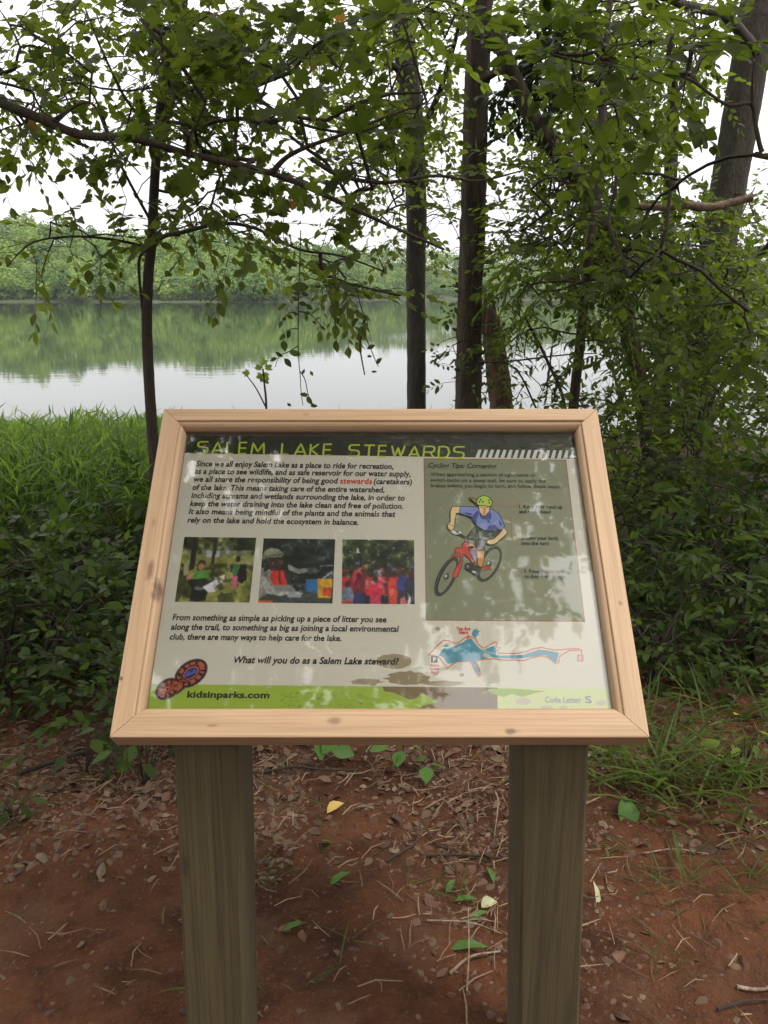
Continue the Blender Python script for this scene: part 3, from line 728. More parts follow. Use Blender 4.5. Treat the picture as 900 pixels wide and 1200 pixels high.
# ------------------------------------------------------------------ the sign
# board plane (front face of the frame): lower edge 0.965 m ahead, tilted 45 degrees
pB = at(444, 864, .965); pB.x = 0
UP = Vector((0, math.cos(math.radians(45.4)), math.sin(math.radians(45.4)))); NR = Vector((0, -UP.z, UP.y)); XR = Vector((1,0,0))
O = Vector((0, pB.y, pB.z))
def onplane(u, v, n=0.0):
    d = ray(u, v); o = Vector((0,0,CAMZ)); q = O + NR*n
    t = (q-o).dot(NR)/d.dot(NR); r = o + d*t - O
    return (r.dot(XR), r.dot(UP))
BM = Matrix(((1,0,0,O.x),(0,UP.y,NR.y,O.y),(0,UP.z,NR.z,O.z),(0,0,0,1)))
SG = empty('information_sign'); SG.matrix_world = BM
tag(SG, 'wooden framed trail information sign on two square posts, tilted towards the viewer', 'sign')
oTL, oTR, oBR, oBL = [onplane(*p) for p in ((192.5,477),(701.5,480),(760.5,865),(127,863.5))]
fw = .037; PD = -.024          # rail face width ; depth of the print below the rail face
xl = (oTL[0]+oBL[0])/2; xr = (oTR[0]+oBR[0])/2; yb = (oBL[1]+oBR[1])/2; yt = (oTL[1]+oTR[1])/2
print('board', xl, xr, yb, yt, 'corners', oTL, oTR, oBR, oBL)
iTL, iTR, iBR, iBL = [onplane(*p, PD) for p in ((220,507),(673,509.5),(715.8,833.3),(173,832))]
print('print', iTL, iTR, iBR, iBL)
ix0 = (iTL[0]+iBL[0])/2; ix1 = (iTR[0]+iBR[0])/2; iy0 = (iBL[1]+iBR[1])/2; iy1 = (iTL[1]+iTR[1])/2
fwl, fwr, fwb, fwt = ix0-xl, xr-ix1, iy0-yb, yt-iy1
print('rail widths', fwl, fwr, fwb, fwt)
def kl(u, v):                                  # knot positions in the coordinates of the left, bottom and right rails
    a = onplane(u, v); return (yt-a[1], a[0]-xl, 0)
def kb(u, v): a = onplane(u, v); return (a[0]-xl, a[1]-yb, 0)
def kr(u, v): a = onplane(u, v); return (a[1]-yb, xr-a[0], 0)
kn_left = [(kl(184,690), .0095, (.07,.035,.022), 2.2), (kl(176,668), .006, (.16,.085,.05), 4), (kl(142,795), .0035, (.06,.025,.015), 1.2), (kl(180,612), .004, (.3,.17,.09), 2)]
kn_bot = [(kb(600,857), .0055, (.13,.055,.03), 2.0), (kb(392,845), .006, (.22,.12,.07), 2), (kb(250,850), .003, (.26,.15,.09), 4)]
kn_right = [(kr(727,707), .0035, (.2,.1,.055), 1.5)]
CED = ((.45,.29,.165), (.27,.155,.085), (.54,.375,.235))
MW = [wood_mat('cedar_%s' % n, CED[0], CED[1], CED[2], k) for n, k in (('left', kn_left), ('bottom', kn_bot), ('right', kn_right), ('top', [((.47,.012,0), .004, (.35,.2,.12), 2)]))]
def rail(p0, p1, w, inward, mat, lab=None):
    """p0->p1 along the outer edge; local X along the rail, local Y towards the board's middle, Z out of the board"""
    Lr = (Vector(p1)-Vector(p0)).length; fwid = w-.0095
    prof = [(.0,-.038),(.0,-.0025),(.0008,-.0007),(.0025,0)]
    prof += [(fwid-.0015,0),(fwid-.0003,-.0006),(fwid,-.002),(fwid,-.004)]
    for k in range(13):
        a = k/12*math.pi/2; prof.append((fwid+.0006+(w-fwid-.0006)*math.sin(a), -.004-(.0155)*(1-math.cos(a))))
    prof += [(w, PD-.004),(w,-.038)]
    V = []; n = len(prof); S_ = 24
    for s in range(S_+1):
        for (a, b) in prof:
            x0 = a+.0004; x1 = Lr-a-.0004; V.append((x0+(x1-x0)*s/S_, a, b))
    Q = []
    for s in range(S_):
        for k in range(n):
            k2 = (k+1) % n; Q.append((s*n+k, s*n+k2, (s+1)*n+k2, (s+1)*n+k))
    Fc = [np.array(Q)[:, ::-1], np.array([list(range(n))]), np.array([[S_*n+k for k in range(n)][::-1]])]
    me = npmesh('frame_rail', V, Fc)
    sm = np.array([f.calc_center_median if False else True for f in me.polygons]) if False else None
    o = bpy.data.objects.new('frame_rail', me); COL.objects.link(o); me.materials.append(mat); o.parent = SG
    X = (Vector(p1)-Vector(p0)).normalized(); Y = Vector(inward); Z = X.cross(Y)
    o.matrix_basis = Matrix(((X.x,Y.x,Z.x,p0[0]),(X.y,Y.y,Z.y,p0[1]),(X.z,Y.z,Z.z,p0[2]),(0,0,0,1)))
    if Z.z < 0: print('rail flipped')
    if lab: o['label'] = lab
    return o
g_ = .0003
rail((xl+0,yb,0), (xr-0,yb,0), fwb, (0,1,0), MW[1])
rail((xr,yb,0), (xr,yt,0), fwr, (-1,0,0), MW[2])
rail((xr,yt,0), (xl,yt,0), fwt, (0,-1,0), MW[3])
rail((xl,yt,0), (xl,yb,0), fwl, (1,0,0), MW[0], 'left frame rail with a dark stained knot')
# printed panel
def slab(name, x0, x1, y0, y1, z0, z1, mat, parent):
    V = [(x,y,z) for z in (z0,z1) for (x,y) in ((x0,y0),(x1,y0),(x1,y1),(x0,y1))]
    me = npmesh(name, V, np.array([(3,2,1,0),(4,5,6,7),(0,1,5,4),(1,2,6,5),(2,3,7,6),(3,0,4,7)]))
    o = bpy.data.objects.new(name, me); COL.objects.link(o); me.materials.append(mat); o.parent = parent; return o
m_panel, nt_, b_ = newmat('printed_panel')
ccc = mixc(nt_, rng_(nt_, noise_(nt_, 9, 4, .6, objco(nt_)), .4, .7), (.82,.775,.64), (.79,.75,.62))
nt_.links.new(ccc, b_.inputs['Base Color']); b_.inputs['Roughness'].default_value = .5
ZP = PD
panel = slab('panel', ix0-.003, ix1+.003, iy0-.003, iy1+.003, ZP-.006, ZP, m_panel, SG)
slab('back_board', ix0-.004, ix1+.004, iy0-.004, iy1+.004, ZP-.0135, ZP-.0065, wood_mat('plywood', (.3,.2,.12), (.2,.12,.07), (.4,.28,.17)), SG)
m_gl = bpy.data.materials.new('clear_acrylic'); m_gl.use_nodes = True; ng = m_gl.node_tree; ng.nodes.clear()
out = ng.nodes.new('ShaderNodeOutputMaterial'); tr_ = ng.nodes.new('ShaderNodeBsdfTransparent'); gl_ = ng.nodes.new('ShaderNodeBsdfGlossy'); fr_ = ng.nodes.new('ShaderNodeFresnel')
fr_.inputs['IOR'].default_value = 1.62; gl_.inputs['Roughness'].default_value = .03
mxs = ng.nodes.new('ShaderNodeMixShader'); ng.links.new(fr_.outputs[0], mxs.inputs[0]); ng.links.new(tr_.outputs[0], mxs.inputs[1]); ng.links.new(gl_.outputs[0], mxs.inputs[2])
ng.links.new(mxs.outputs[0], out.inputs[0])
tcg = ng.nodes.new('ShaderNodeTexCoord'); mpg = ng.nodes.new('ShaderNodeMapping'); ng.links.new(tcg.outputs['Object'], mpg.inputs[0]); mpg.inputs['Scale'].default_value = (5, 14, 5)
ngz = ng.nodes.new('ShaderNodeTexNoise'); ngz.inputs['Scale'].default_value = 1.2; ngz.inputs['Detail'].default_value = 2; ng.links.new(mpg.outputs[0], ngz.inputs['Vector'])
bpg = ng.nodes.new('ShaderNodeBump'); bpg.inputs['Strength'].default_value = .04; bpg.inputs['Distance'].default_value = .01; ng.links.new(ngz.outputs['Fac'], bpg.inputs['Height'])
ng.links.new(bpg.outputs[0], gl_.inputs['Normal'])
slab('clear_cover', ix0-.002, ix1+.002, iy0-.002, iy1+.002, ZP+.0025, ZP+.0055, m_gl, SG)

# flat print -------------------------------------------------------
m_ink, nt_, b_ = newmat('print_ink'); a_ = N_(nt_, 'ShaderNodeAttribute', attribute_name='ink')
nt_.links.new(a_.outputs['Color'], b_.inputs['Base Color']); b_.inputs['Roughness'].default_value = .5
PL = .00006
_lin0 = lin
def lin(c): return tuple(min(.88, x*1.3) for x in _lin0(c))      # inks are lighter than they read in the shade of the trees
def pp(u, v): return onplane(u, v, ZP)
class Print:
    """flat shapes traced from the sign, laid on the panel in thin layers"""
    def __init__(s): s.V = []; s.F = []; s.C = []; s.k = 1
    def poly(s, pts, col, up=True, linear=False):
        c = col if linear else lin(col)
        P = [Vector((x, y, 0)) for x, y in pts]
        tr = tessellate_polygon([P]); b = len(s.V); z = ZP + PL*s.k
        s.V += [(p.x, p.y, z) for p in P]
        for t in tr:
            a, b2, c2 = P[t[0]], P[t[1]], P[t[2]]
            if (b2-a).cross(c2-a).z < 0: t = t[::-1]
            s.F.append([i+b for i in t]); s.C.append(c)
        if up: s.k += 1
    def stroke(s, pts, w, col, closed=False, up=True):
        P = [Vector((*p, 0)) for p in pts]; n = len(P); L = []; Rr = []
        for i in range(n):
            a = P[i-1] if (i or closed) else P[i]; b = P[(i+1) % n] if (i < n-1 or closed) else P[i]
            d = (b-a); d = d.normalized() if d.length > 1e-9 else Vector((1,0,0)); q = Vector((-d.y, d.x, 0))*w/2
            L.append(P[i]+q); Rr.append(P[i]-q)
        b = len(s.V); z = ZP + PL*s.k; s.V += [(p.x,p.y,z) for p in L+Rr]
        for i in range(n if closed else n-1):
            j = (i+1) % n
            s.F.append([b+i, b+n+i, b+j]); s.F.append([b+j, b+n+i, b+n+j]); s.C += [lin(col)]*2
        if up: s.k += 1
    def build(s, name, label=None):
        me = npmesh(name, s.V, np.array(s.F), fcol=s.C)
        o = bpy.data.objects.new(name, me); COL.objects.link(o); me.materials.append(m_ink); o.parent = panel
        if label: o['label'] = label
        return o
inkm = {}
def ink(c):
    if c not in inkm: inkm[c] = flat_mat('ink_%d_%d_%d' % c, lin(c), .5)
    return inkm[c]
def text(body, u0, v0, u1, v1, cap, col=(25,25,28), shear=.0, bold=.02, name='text_line', z=.0006, mat=None):
    A = Vector((*pp(u0, v0),0)); B = Vector((*pp(u1, v1),0)); C_ = Vector((*pp(u0, v0-cap),0))
    cu = bpy.data.curves.new(name, 'FONT'); cu.body = body; cu.shear = shear; cu.offset = bold*.5; cu.resolution_u = 3; cu.space_character = 1.02
    t = bpy.data.objects.new(name, cu); COL.objects.link(t)
    bpy.context.view_layer.update()
    me = bpy.data.meshes.new_from_object(t.evaluated_get(bpy.context.evaluated_depsgraph_get())); bpy.data.objects.remove(t)
    co = np.empty(len(me.vertices)*3, np.float32); me.vertices.foreach_get('co', co); co = co.reshape(-1,3)
    x0, x1 = co[:,0].min(), co[:,0].max()
    co[:,0] = (co[:,0]-x0)/(x1-x0)*(B-A).length; co[:,1] *= abs(C_.y-A.y)/.729
    me.vertices.foreach_set('co', co.ravel()); me.update()
    me.materials.clear(); me.materials.append(mat or ink(col)); me.name = name
    o = bpy.data.objects.new(name, me); COL.objects.link(o); o.parent = panel
    ang = math.atan2(B.y-A.y, B.x-A.x); o.location = (A.x, A.y, ZP+z); o.rotation_euler = (0,0,ang)
    return o
# header
hd = Print()
def q4(a, b, c, d): return [pp(*a), pp(*b), pp(*c), pp(*d)]
hdl = [pp(217.3,531.2), pp(340,533.6), pp(495,535.6), pp(675.5,537.8)]
X0, X1 = ix0-.002, ix1+.002
def ybot(x): return np.interp(x, [p[0] for p in hdl], [p[1] for p in hdl])
hd.poly([(X0, ybot(X0)), (X1, ybot(X1)), (X1, iy1+.002), (X0, iy1+.002)], (40,44,36))
rg = np.random.default_rng(4)
for k in range(150):                                       # mottled dark leaf print in the header
    cx = X0+.01 + (rg.random())**.55*(X1-X0-.02); cy = rg.uniform(ybot(cx)+.003, iy1-.001); r_ = rg.uniform(.002,.006); f_ = smst(X0, X1, cx)
    col = [(54,58,44),(34,38,34),(70,72,52),(26,30,28),(84,84,60)][rg.integers(3 if f_ < .45 else 5)]
    hd.poly([(cx+math.cos(a)*r_*rg.uniform(.5,2.6), min(iy1+.002, max(ybot(cx)+.0008, cy+math.sin(a)*r_*rg.uniform(.2,.7)))) for a in np.linspace(0,6.28,9)[:-1]], col, up=False)
hd.k += 1
for k in range(16):
    t = k/15; ux = 560.5 + t*110.5; vt = 527.0 + t*.9
    hd.poly(q4((ux-3.6,vt+9.4),(ux+.9,vt+9.5),(ux+3.9-1.3*t,vt),(ux+.2-.9*t,vt)), (206,205,196), up=False)
hd.build('title_band', 'dark header strip with slanted white bars at its right')
# title in wide rounded capitals
GL = {'S': [[(1,1),(.25,1),(.06,.93),(0,.76),(.06,.6),(.25,.54),(.75,.5),(.94,.43),(1,.25),(.94,.07),(.75,0),(0,0)]],
 'A': [[(0,0),(.5,1),(1,0)],[(.2,.26),(.8,.26)]], 'L': [[(0,1),(0,0),(.8,0)]], 'E': [[(.9,1),(0,1),(0,0),(.9,0)],[(0,.5),(.85,.5)]],
 'M': [[(0,0),(.08,1),(.5,.2),(.92,1),(1,0)]], 'K': [[(0,0),(0,1)],[(.9,1),(.05,.5),(.9,0)]], 'T': [[(0,1),(1,1)],[(.5,1),(.5,0)]],
 'W': [[(0,1),(.27,0),(.5,.85),(.73,0),(1,1)]], 'R': [[(0,0),(0,1),(.75,1),(.93,.93),(1,.75),(.93,.56),(.75,.48),(.05,.48)],[(.6,.46),(1,0)]],
 'D': [[(0,0),(0,1),(.6,1),(.85,.88),(1,.5),(.85,.12),(.6,0),(0,0)]]}
tl = Print()
spans = [('SALEM', 232.5, 310.5, 517.8, 519.3), ('LAKE', 331, 390, 519.6, 521), ('STEWARDS', 409.5, 544.5, 521.6, 524)]
for w_, u0, u1, v0, v1 in spans:
    n = len(w_); gap = .42; wd = [(.8 if c in 'LEK' else 1.25 if c in 'MW' else 1.0) for c in w_]; tot = sum(wd)+gap*(n-1); x = 0
    for c, cw in zip(w_, wd):
        a0 = x/tot; a1 = (x+cw)/tot; ut0 = u0+(u1-u0)*a0; ut1 = u0+(u1-u0)*a1; x += cw+gap
        for st in GL[c]:
            pts = [pp(ut0+(ut1-ut0)*p[0]+ (1-p[1])*-1.2, v0+(v1-v0)*a0 + (1-p[1])*13.0) for p in st]
            dense = []
            for i_ in range(len(pts)-1):
                dense += [tuple(np.array(pts[i_])*(1-k/4)+np.array(pts[i_+1])*k/4) for k in range(4)]
            tl.stroke(dense+[pts[-1]], .0030, (178,194,56), up=False)
tl.k = 6; 
for i_, v_ in enumerate(tl.V): tl.V[i_] = (v_[0], v_[1], ZP+PL*5)
tl.build('title_lettering')
# body text
B_ = .058
for s_, a in (('Since we all enjoy Salem Lake as a place to ride for recreation,', (229.5,546.4,461,549.8)),
              ('as a place to see wildlife, and as safe reservoir for our water supply,', (228,555.3,481.2,558.6)),
              ('of the lake. This means taking care of the entire watershed,', (225.2,574.2,450.6,577.2)),
              ('including streams and wetlands surrounding the lake, in order to', (224,583.6,474.4,586.8)),
              ('keep the water draining into the lake clean and free of pollution.', (222.5,593.1,472.6,596.4)),
              ('It also means being mindful of the plants and the animals that', (221,602.4,463.4,605.7)),
              ('rely on the lake and hold the ecosystem in balance.', (219.5,612.4,420,615.2)),
              ('From something as simple as picking up a piece of litter you see', (201.9,726.8,452.9,729.4)),
              ('along the trail, to something as big as joining a local environmental', (200.1,737.9,467.5,740.5)),
              ('club, there are many ways to help care for the lake.', (198.7,749.4,400.1,751.4))):
    text(s_, *a, 6.6 if a[1] < 700 else 7.2, shear=.12, bold=B_)
text('we all share the responsibility of being good', 226.6,564.5,396,566.6, 6.6, shear=.12, bold=B_)
text('stewards', 398.4,566.7,436,567.3, 6.6, (200,60,40), shear=.05, bold=.05)
text('(caretakers)', 438,567.2,482.8,567.9, 6.6, shear=.12, bold=B_)
text('What will you do as a Salem Lake steward?', 273.9,776.9,467.5,779, 8.0, shear=.22, bold=.065)
# footer
ft = Print()
fy = lambda u: 801.6 + (u-176)*.0105
ft.poly([pp(170,833.5), pp(719,834.5), pp(712.5,fy(712)), pp(176.5,fy(176))], (150,176,52))
ft.poly([pp(448,fy(448)),pp(600,fy(600)),pp(600,834),pp(478,834),pp(492,829),pp(500,826),pp(513,822),pp(500,816),pp(496,812),pp(488,818),pp(480,820),pp(462,812),pp(450,810)], (118,98,66))
ft.poly([pp(583,834),pp(583,fy(583)),pp(715,fy(715)),pp(719,834)], (196,206,140))
ft.poly([pp(563,812),pp(575,807.5),pp(596,806.6),pp(640,810),pp(628,812),pp(612,817),pp(600,813),pp(590,817),pp(578,813)], (140,170,50))
for (cu_, cv_, ru, rv) in ((613,822,9,4),(640,829,7,2.5),(704,824,5.5,3.6),(660,829,5,2)):
    ft.poly([pp(cu_+ru*math.cos(a), cv_+rv*math.sin(a)) for a in np.linspace(0,6.28,15)[:-1]], (186,176,160), up=False)
ft.k += 1
rg = np.random.default_rng(14)
for k in range(170):
    u_ = rg.uniform(330, 452); v_ = rg.uniform(811, 831); r_ = rg.uniform(.6, 1.8)
    ft.poly([pp(u_+r_*1.6*math.cos(a), v_+r_*.6*math.sin(a)) for a in np.linspace(0,6.28,6)[:-1]], [(134,162,46),(142,168,54),(126,150,48)][k%3], up=False)
for k in range(160):
    u_ = rg.uniform(520, 580); v_ = rg.uniform(809, 832); r_ = rg.uniform(.6, 1.6)
    ft.poly([pp(u_+r_*1.6*math.cos(a), v_+r_*.6*math.sin(a)) for a in np.linspace(0,6.28,6)[:-1]], [(108,88,58),(126,108,74)][k%2], up=False)
ft.build('footer_band', 'lime green footer strip with brown torn patch')
sp_ = Print()
def spl(cu_, cv_, ru, rv, col, seed, n=26, j=.35):
    rr = np.random.default_rng(seed); sp_.poly([pp(cu_+ru*(1+j*rr.normal()*.5)*math.cos(a), cv_+rv*(1+j*rr.normal()*.5)*math.sin(a)) for a in np.linspace(0,6.283,n+1)[:-1]], col)
MUD = (150,136,104)
spl(462,775,20,9,MUD,1,j=.12); spl(478,795,25,8,(142,126,94),2,j=.2); spl(430,799,16,3.5,MUD,3); spl(520,801,22,3.2,MUD,4)
for u_, v_, r_ in ((415,799.5,3),(428,797,2.3),(437,800,5),(513,737,3),(541,791,2.8),(511,790,2.6),(556,781,1.6)): spl(u_,v_,r_,r_*.8,(160,148,118),int(u_),12,.1)
sp_.build('print_stain', 'brown mud splash printed near the lower middle')
text('kidsinparks.com', 219.1,817.4,315.8,818.2, 7.6, (30,34,22), bold=.07)
text('Code Letter', 639,823.3,681,823.8, 7.0, (130,128,150), bold=.03); text('S', 686,824,693.5,824.1, 8.6, (110,108,140), bold=.03)
# cycling box
bx = Print()
bx.poly(q4((499,727.2),(685.6,728.7),(663.6,538.6),(496.3,537)), (150,84,64)); bx.poly(q4((499.9,726.2),(684.6,727.6),(662.8,539.6),(497.3,538)), (128,131,104))
bx.build('tip_box', 'olive green box')
text('Cycling Tips: Cornering', 502.1,548,582.4,549.2, 5.6, (24,28,24), shear=.25, bold=.045, z=.0009)
for s_, a in (('When approaching a section of tight turns or', (504.7,557.9,627.8,558.9)), ('switch-backs on a steep trail, be sure to apply the', (504.7,564.7,639.6,565.9)), ('brakes before you begin to turn, and follow these steps:', (504.9,571.2,656.8,572.4))):
    text(s_, *a, 4.4, (40,44,36), z=.0009)
for s_, a in (('1. Keep your head up', (608.3,595.9,658.9,596.3)), ('and look ahead', (608.3,601.7,645.3,602)), ('2. Lean your body', (610.6,632.6,654.7,633)), ('into the turn', (611.2,638.8,643,639)),
              ('3. Keep pedals level', (614,671.3,662,671.8)), ("so they don't scrape", (614.6,677.7,663,678.1))):
    text(s_, *a, 4.4, (26,28,24), bold=.05, z=.0009)
# cyclist drawing, traced
cy = Print(); cy.k = 4
def c6(x, y): return pp(500+x*.12222, 570+y*.12222)
UX = abs(c6(1,0)[0]-c6(0,0)[0])
BK = (22,22,24)
def shp(pts, col, line=True, w=7):
    P = [c6(*p) for p in pts]; cy.poly(P, col)
    if line: cy.stroke(P, w*UX, BK, closed=True)
def ell(cx, cy_, a, b, ang, n=40): 
    ca, sa = math.cos(ang), math.sin(ang); return [(cx+a*math.cos(t)*ca-b*math.sin(t)*sa, cy_+a*math.cos(t)*sa+b*math.sin(t)*ca) for t in np.linspace(0,2*math.pi,n+1)[:-1]]
OL = (128,131,104)
def wheel(cx, cy_, a, b, ang, tw, sw):
    cy.poly([c6(*p) for p in ell(cx,cy_,a,b,ang)], BK); cy.poly([c6(*p) for p in ell(cx,cy_,a-tw*.35,b-tw*.35,ang)], (70,70,70)); cy.poly([c6(*p) for p in ell(cx,cy_,a-tw*.6,b-tw*.6,ang)], BK)
    cy.poly([c6(*p) for p in ell(cx+6,cy_,a-tw,b-tw,ang)], OL)
    E = ell(cx+6,cy_,a-tw,b-tw,ang,22)
    for p in E: cy.stroke([c6(cx,cy_), c6(*p)], 1.8*UX, (90,92,80), up=False)
    cy.k += 1
    cy.poly([c6(*p) for p in ell(cx,cy_,34,26,ang)], (60,60,60)); cy.poly([c6(*p) for p in ell(cx-6,cy_-6,14,10,ang)], (190,190,185))
wheel(597,745,188,98,math.radians(-62),30,1)
wheel(190,868,205,84,math.radians(-64),34,1)
shp([(520,765),(620,770),(610,800),(530,812)], (170,60,40), w=4)
shp([(400,620),(452,598),(482,700),(470,740),(430,715)], (150,146,170), w=5)
shp([(370,525),(400,555),(405,620),(440,690),(465,735),(440,742),(398,690),(365,655),(345,660),(340,750),(300,860),(268,885),(243,868),(275,790),(318,735),(328,655),(285,645),(268,625),(275,600),(300,588),(342,600),(335,565)], (196,56,38))
shp([(235,665),(290,640),(335,650),(320,675),(250,690)], (160,56,42), w=5)
shp([(395,570),(422,545),(455,562),(468,612),(420,622)], (206,160,96), w=5)
cy.poly([c6(*p) for p in ell(425,588,26,16,0)], BK)
shp([(480,618),(556,618),(548,720),(528,782),(488,762),(486,700)], (198,138,62))
shp([(365,752),(400,738),(470,765),(530,780),(505,838),(460,856),(420,822),(372,800)], BK)
cy.poly([c6(*p) for p in ell(452,826,20,10,.4)], (200,200,195)); cy.poly([c6(*p) for p in ell(394,775,14,18,.2)], (110,110,112))
shp([(378,492),(468,382),(560,430),(700,425),(690,460),(610,530),(555,540),(470,520),(400,520)], (38,50,34))
shp([(465,520),(520,515),(562,545),(552,618),(482,622),(462,565)], (40,40,44))
cy.poly([c6(*p) for p in [(540,500),(600,455),(640,450),(560,515)]], (48,72,40))
shp([(228,422),(300,440),(392,505),(410,545),(385,540),(330,478),(236,446)], BK, False)
cy.poly([c6(*p) for p in ell(262,448,30,16,.5)], (200,200,200)); cy.poly([c6(*p) for p in ell(318,450,16,9,.5)], (205,205,205)); cy.poly([c6(*p) for p in ell(295,462,14,8,.5)], (160,160,160))
shp([(243,202),(322,202),(318,264),(284,266),(272,320),(266,388),(240,432),(208,412),(192,380),(224,350),(226,250)], (208,180,128))
shp([(198,372),(262,388),(258,412),(238,436),(206,414)], (208,178,124), w=5)
shp([(735,398),(776,450),(738,490),(652,562),(602,568),(568,548),(590,522),(642,510),(706,452)], (208,180,128))
shp([(320,200),(490,208),(520,290),(560,290),(600,240),(622,224),(690,270),(748,392),(704,432),(640,402),(640,440),(560,436),(482,390),(432,304),(308,264)], (106,122,178), w=8)
for P_ in ([(430,300),(486,236),(500,268),(476,330),(482,388),(452,352)], [(498,262),(540,302),(608,252),(622,300),(600,340),(612,372),(560,330),(520,318)], [(560,432),(600,380),(660,376),(700,428),(642,404),(640,440)], [(340,262),(420,290),(440,270),(360,256)], [(690,330),(712,352),(720,388),(700,384)]):
    cy.poly([c6(*p) for p in P_], (52,58,122))
shp([(402,114),(440,120),(478,128),(480,152),(468,174)], (128,104,66), w=6)
shp([(496,190),(602,196),(598,248),(562,290),(530,290),(502,252)], (212,176,122), w=6)
cy.poly([c6(*p) for p in [(540,215),(560,212),(566,262),(540,266)]], (176,122,72)); cy.poly([c6(*p) for p in [(520,210),(536,208),(536,216),(520,218)]], (40,34,30)); cy.poly([c6(*p) for p in [(568,212),(586,212),(586,219),(568,219)]], (40,34,30)); cy.poly([c6(*p) for p in [(534,270),(560,270),(556,277),(538,277)]], (140,60,50))
shp([(478,180),(478,150),(500,115),(546,98),(596,114),(626,158),(620,196),(598,206),(545,196),(494,194)], (160,186,62), w=8)
for p in ((515,140),(535,160),(505,162),(594,145),(598,170)): cy.poly([c6(*q) for q in ell(*p,9,8,0,10)], BK, up=False)
cy.k += 1
cy.build('cyclist_drawing', 'drawing of a cyclist in a lime helmet and blue shirt leaning into a turn')
ld = Print(); ld.k = 4; RD = (166,78,58)
for pts in ([(575.5,593),(605.5,593.5)], [(590,606.5),(598.8,606.7),(599.6,630.3),(608,630.6)], [(582,669),(611,669.5)]):
    for a, b in zip(pts[:-1], pts[1:]): ld.stroke([pp(*a), pp(*b)], .0008, RD, up=False)
    e = pts[-1]; ld.poly([pp(e[0]+1.5,e[1]), pp(e[0]-1.2,e[1]-1.2), pp(e[0]-1.2,e[1]+1.2)], RD, up=False)
ld.build('pointer_lines', 'thin red pointer lines')
# map
mp_ = Print(); mp_.k = 2
def c7(x, y): return pp(480+x*.26667, 720+y*.26667)
LK = [(128,180),(140,160),(150,150),(172,148),(195,140),(215,130),(235,122),(255,108),(272,105),(280,118),(290,130),(305,148),(320,158),(345,148),(372,138),(382,160),(378,178),(400,182),(450,180),(500,178),(520,170),(540,165),(570,155),(600,158),(640,165),(655,170),(648,205),(640,215),(622,196),(600,180),(560,183),(500,192),(450,195),(400,192),(370,190),(345,185),(330,200),(290,200),(293,215),(300,225),(312,270),(300,275),(285,240),(272,205),(230,205),(200,212),(172,218),(158,205),(150,190)]
mp_.poly([c7(*p) for p in LK], (60,136,160))
mp_.poly([c7(*p) for p in [(275,78),(280,68),(300,60),(296,70),(311,72),(302,80),(306,92),(296,94),(290,104),(280,98),(272,90)]], (60,136,160))
mp_.poly([c7(*p) for p in [(318,176),(336,170),(352,178),(346,190),(326,188)]], (190,186,160))
mp_.poly([c7(*p) for p in [(146,136),(158,130),(172,136),(168,144),(150,144)]], (60,136,160))
TRL = [(82,178),(96,165),(110,150),(130,130),(150,115),(175,115),(185,124),(195,128),(215,125),(240,105),(258,98),(272,100),(290,108),(300,130),(325,150),(338,142),(350,135),(378,120),(386,125),(380,142),(402,148),(385,155),(390,170),(420,172),(470,172),(510,165),(540,152),(580,145),(600,150),(640,157),(690,153),(740,150),(757,160),(755,176)]
TRB = [(82,178),(105,182),(125,185),(138,200),(150,215),(165,238),(180,225),(205,210),(235,207),(268,207),(280,235),(292,256),(305,276),(315,268),(308,245),(300,225),(292,205),(330,197),(375,195),(430,203),(460,200),(500,205),(540,190),(580,182),(610,190),(628,205),(640,218),(655,210),(660,185),(700,160),(757,156)]
for tt in (TRL, TRB):
    mp_.stroke([c7(*p) for p in tt], .0016, (224,160,80), up=False); mp_.k += 1; mp_.stroke([c7(*p) for p in tt], .0011, (190,60,48), up=False)
mp_.k += 1
def star(x, y, r, col): mp_.poly([c7(x+(r if k%2==0 else r*.42)*math.sin(k*math.pi/5), y-(r if k%2==0 else r*.42)*math.cos(k*math.pi/5)) for k in range(10)], col, up=False)
star(258,99,13,(214,84,40)); star(192,124,9,(220,130,60)); star(165,236,7,(220,130,60)); star(308,272,7,(220,130,60)); star(565,150,8,(220,130,60)); star(548,153,7,(220,130,60))
mp_.poly([c7(*p) for p in [(94,184),(123,184),(123,213),(94,213)]], (24,24,24)); mp_.poly([c7(*p) for p in [(737,178),(764,178),(764,206),(737,206)]], (196,120,130))
mp_.k += 1
mp_.build('lake_map', 'blue lake map outlined by a red trail')
text('P', 480+103*.2667,720+208*.2667,480+116*.2667,720+208*.2667, 5.2, (225,225,220), bold=.06, z=.001); text('P', 480+746*.2667,720+202*.2667,480+757*.2667,720+202*.2667, 4.6, (235,225,225), bold=.04, z=.001)
text('You Are', 480+205*.2667,720+70*.2667,480+267*.2667,720+70.6*.2667, 4.2, (196,50,40), bold=.07, z=.001); text('Here', 480+217*.2667,720+86*.2667,480+258*.2667,720+86.5*.2667, 4.2, (196,50,40), bold=.07, z=.001)
for k, w_ in enumerate(('Salem', 'Lake', 'Road')): text(w_, 480+(90+k*2)*.2667,720+(229+k*15)*.2667,480+(130-k*1)*.2667,720+(229.4+k*15)*.2667, 2.9, (196,60,50), bold=.05, z=.001)
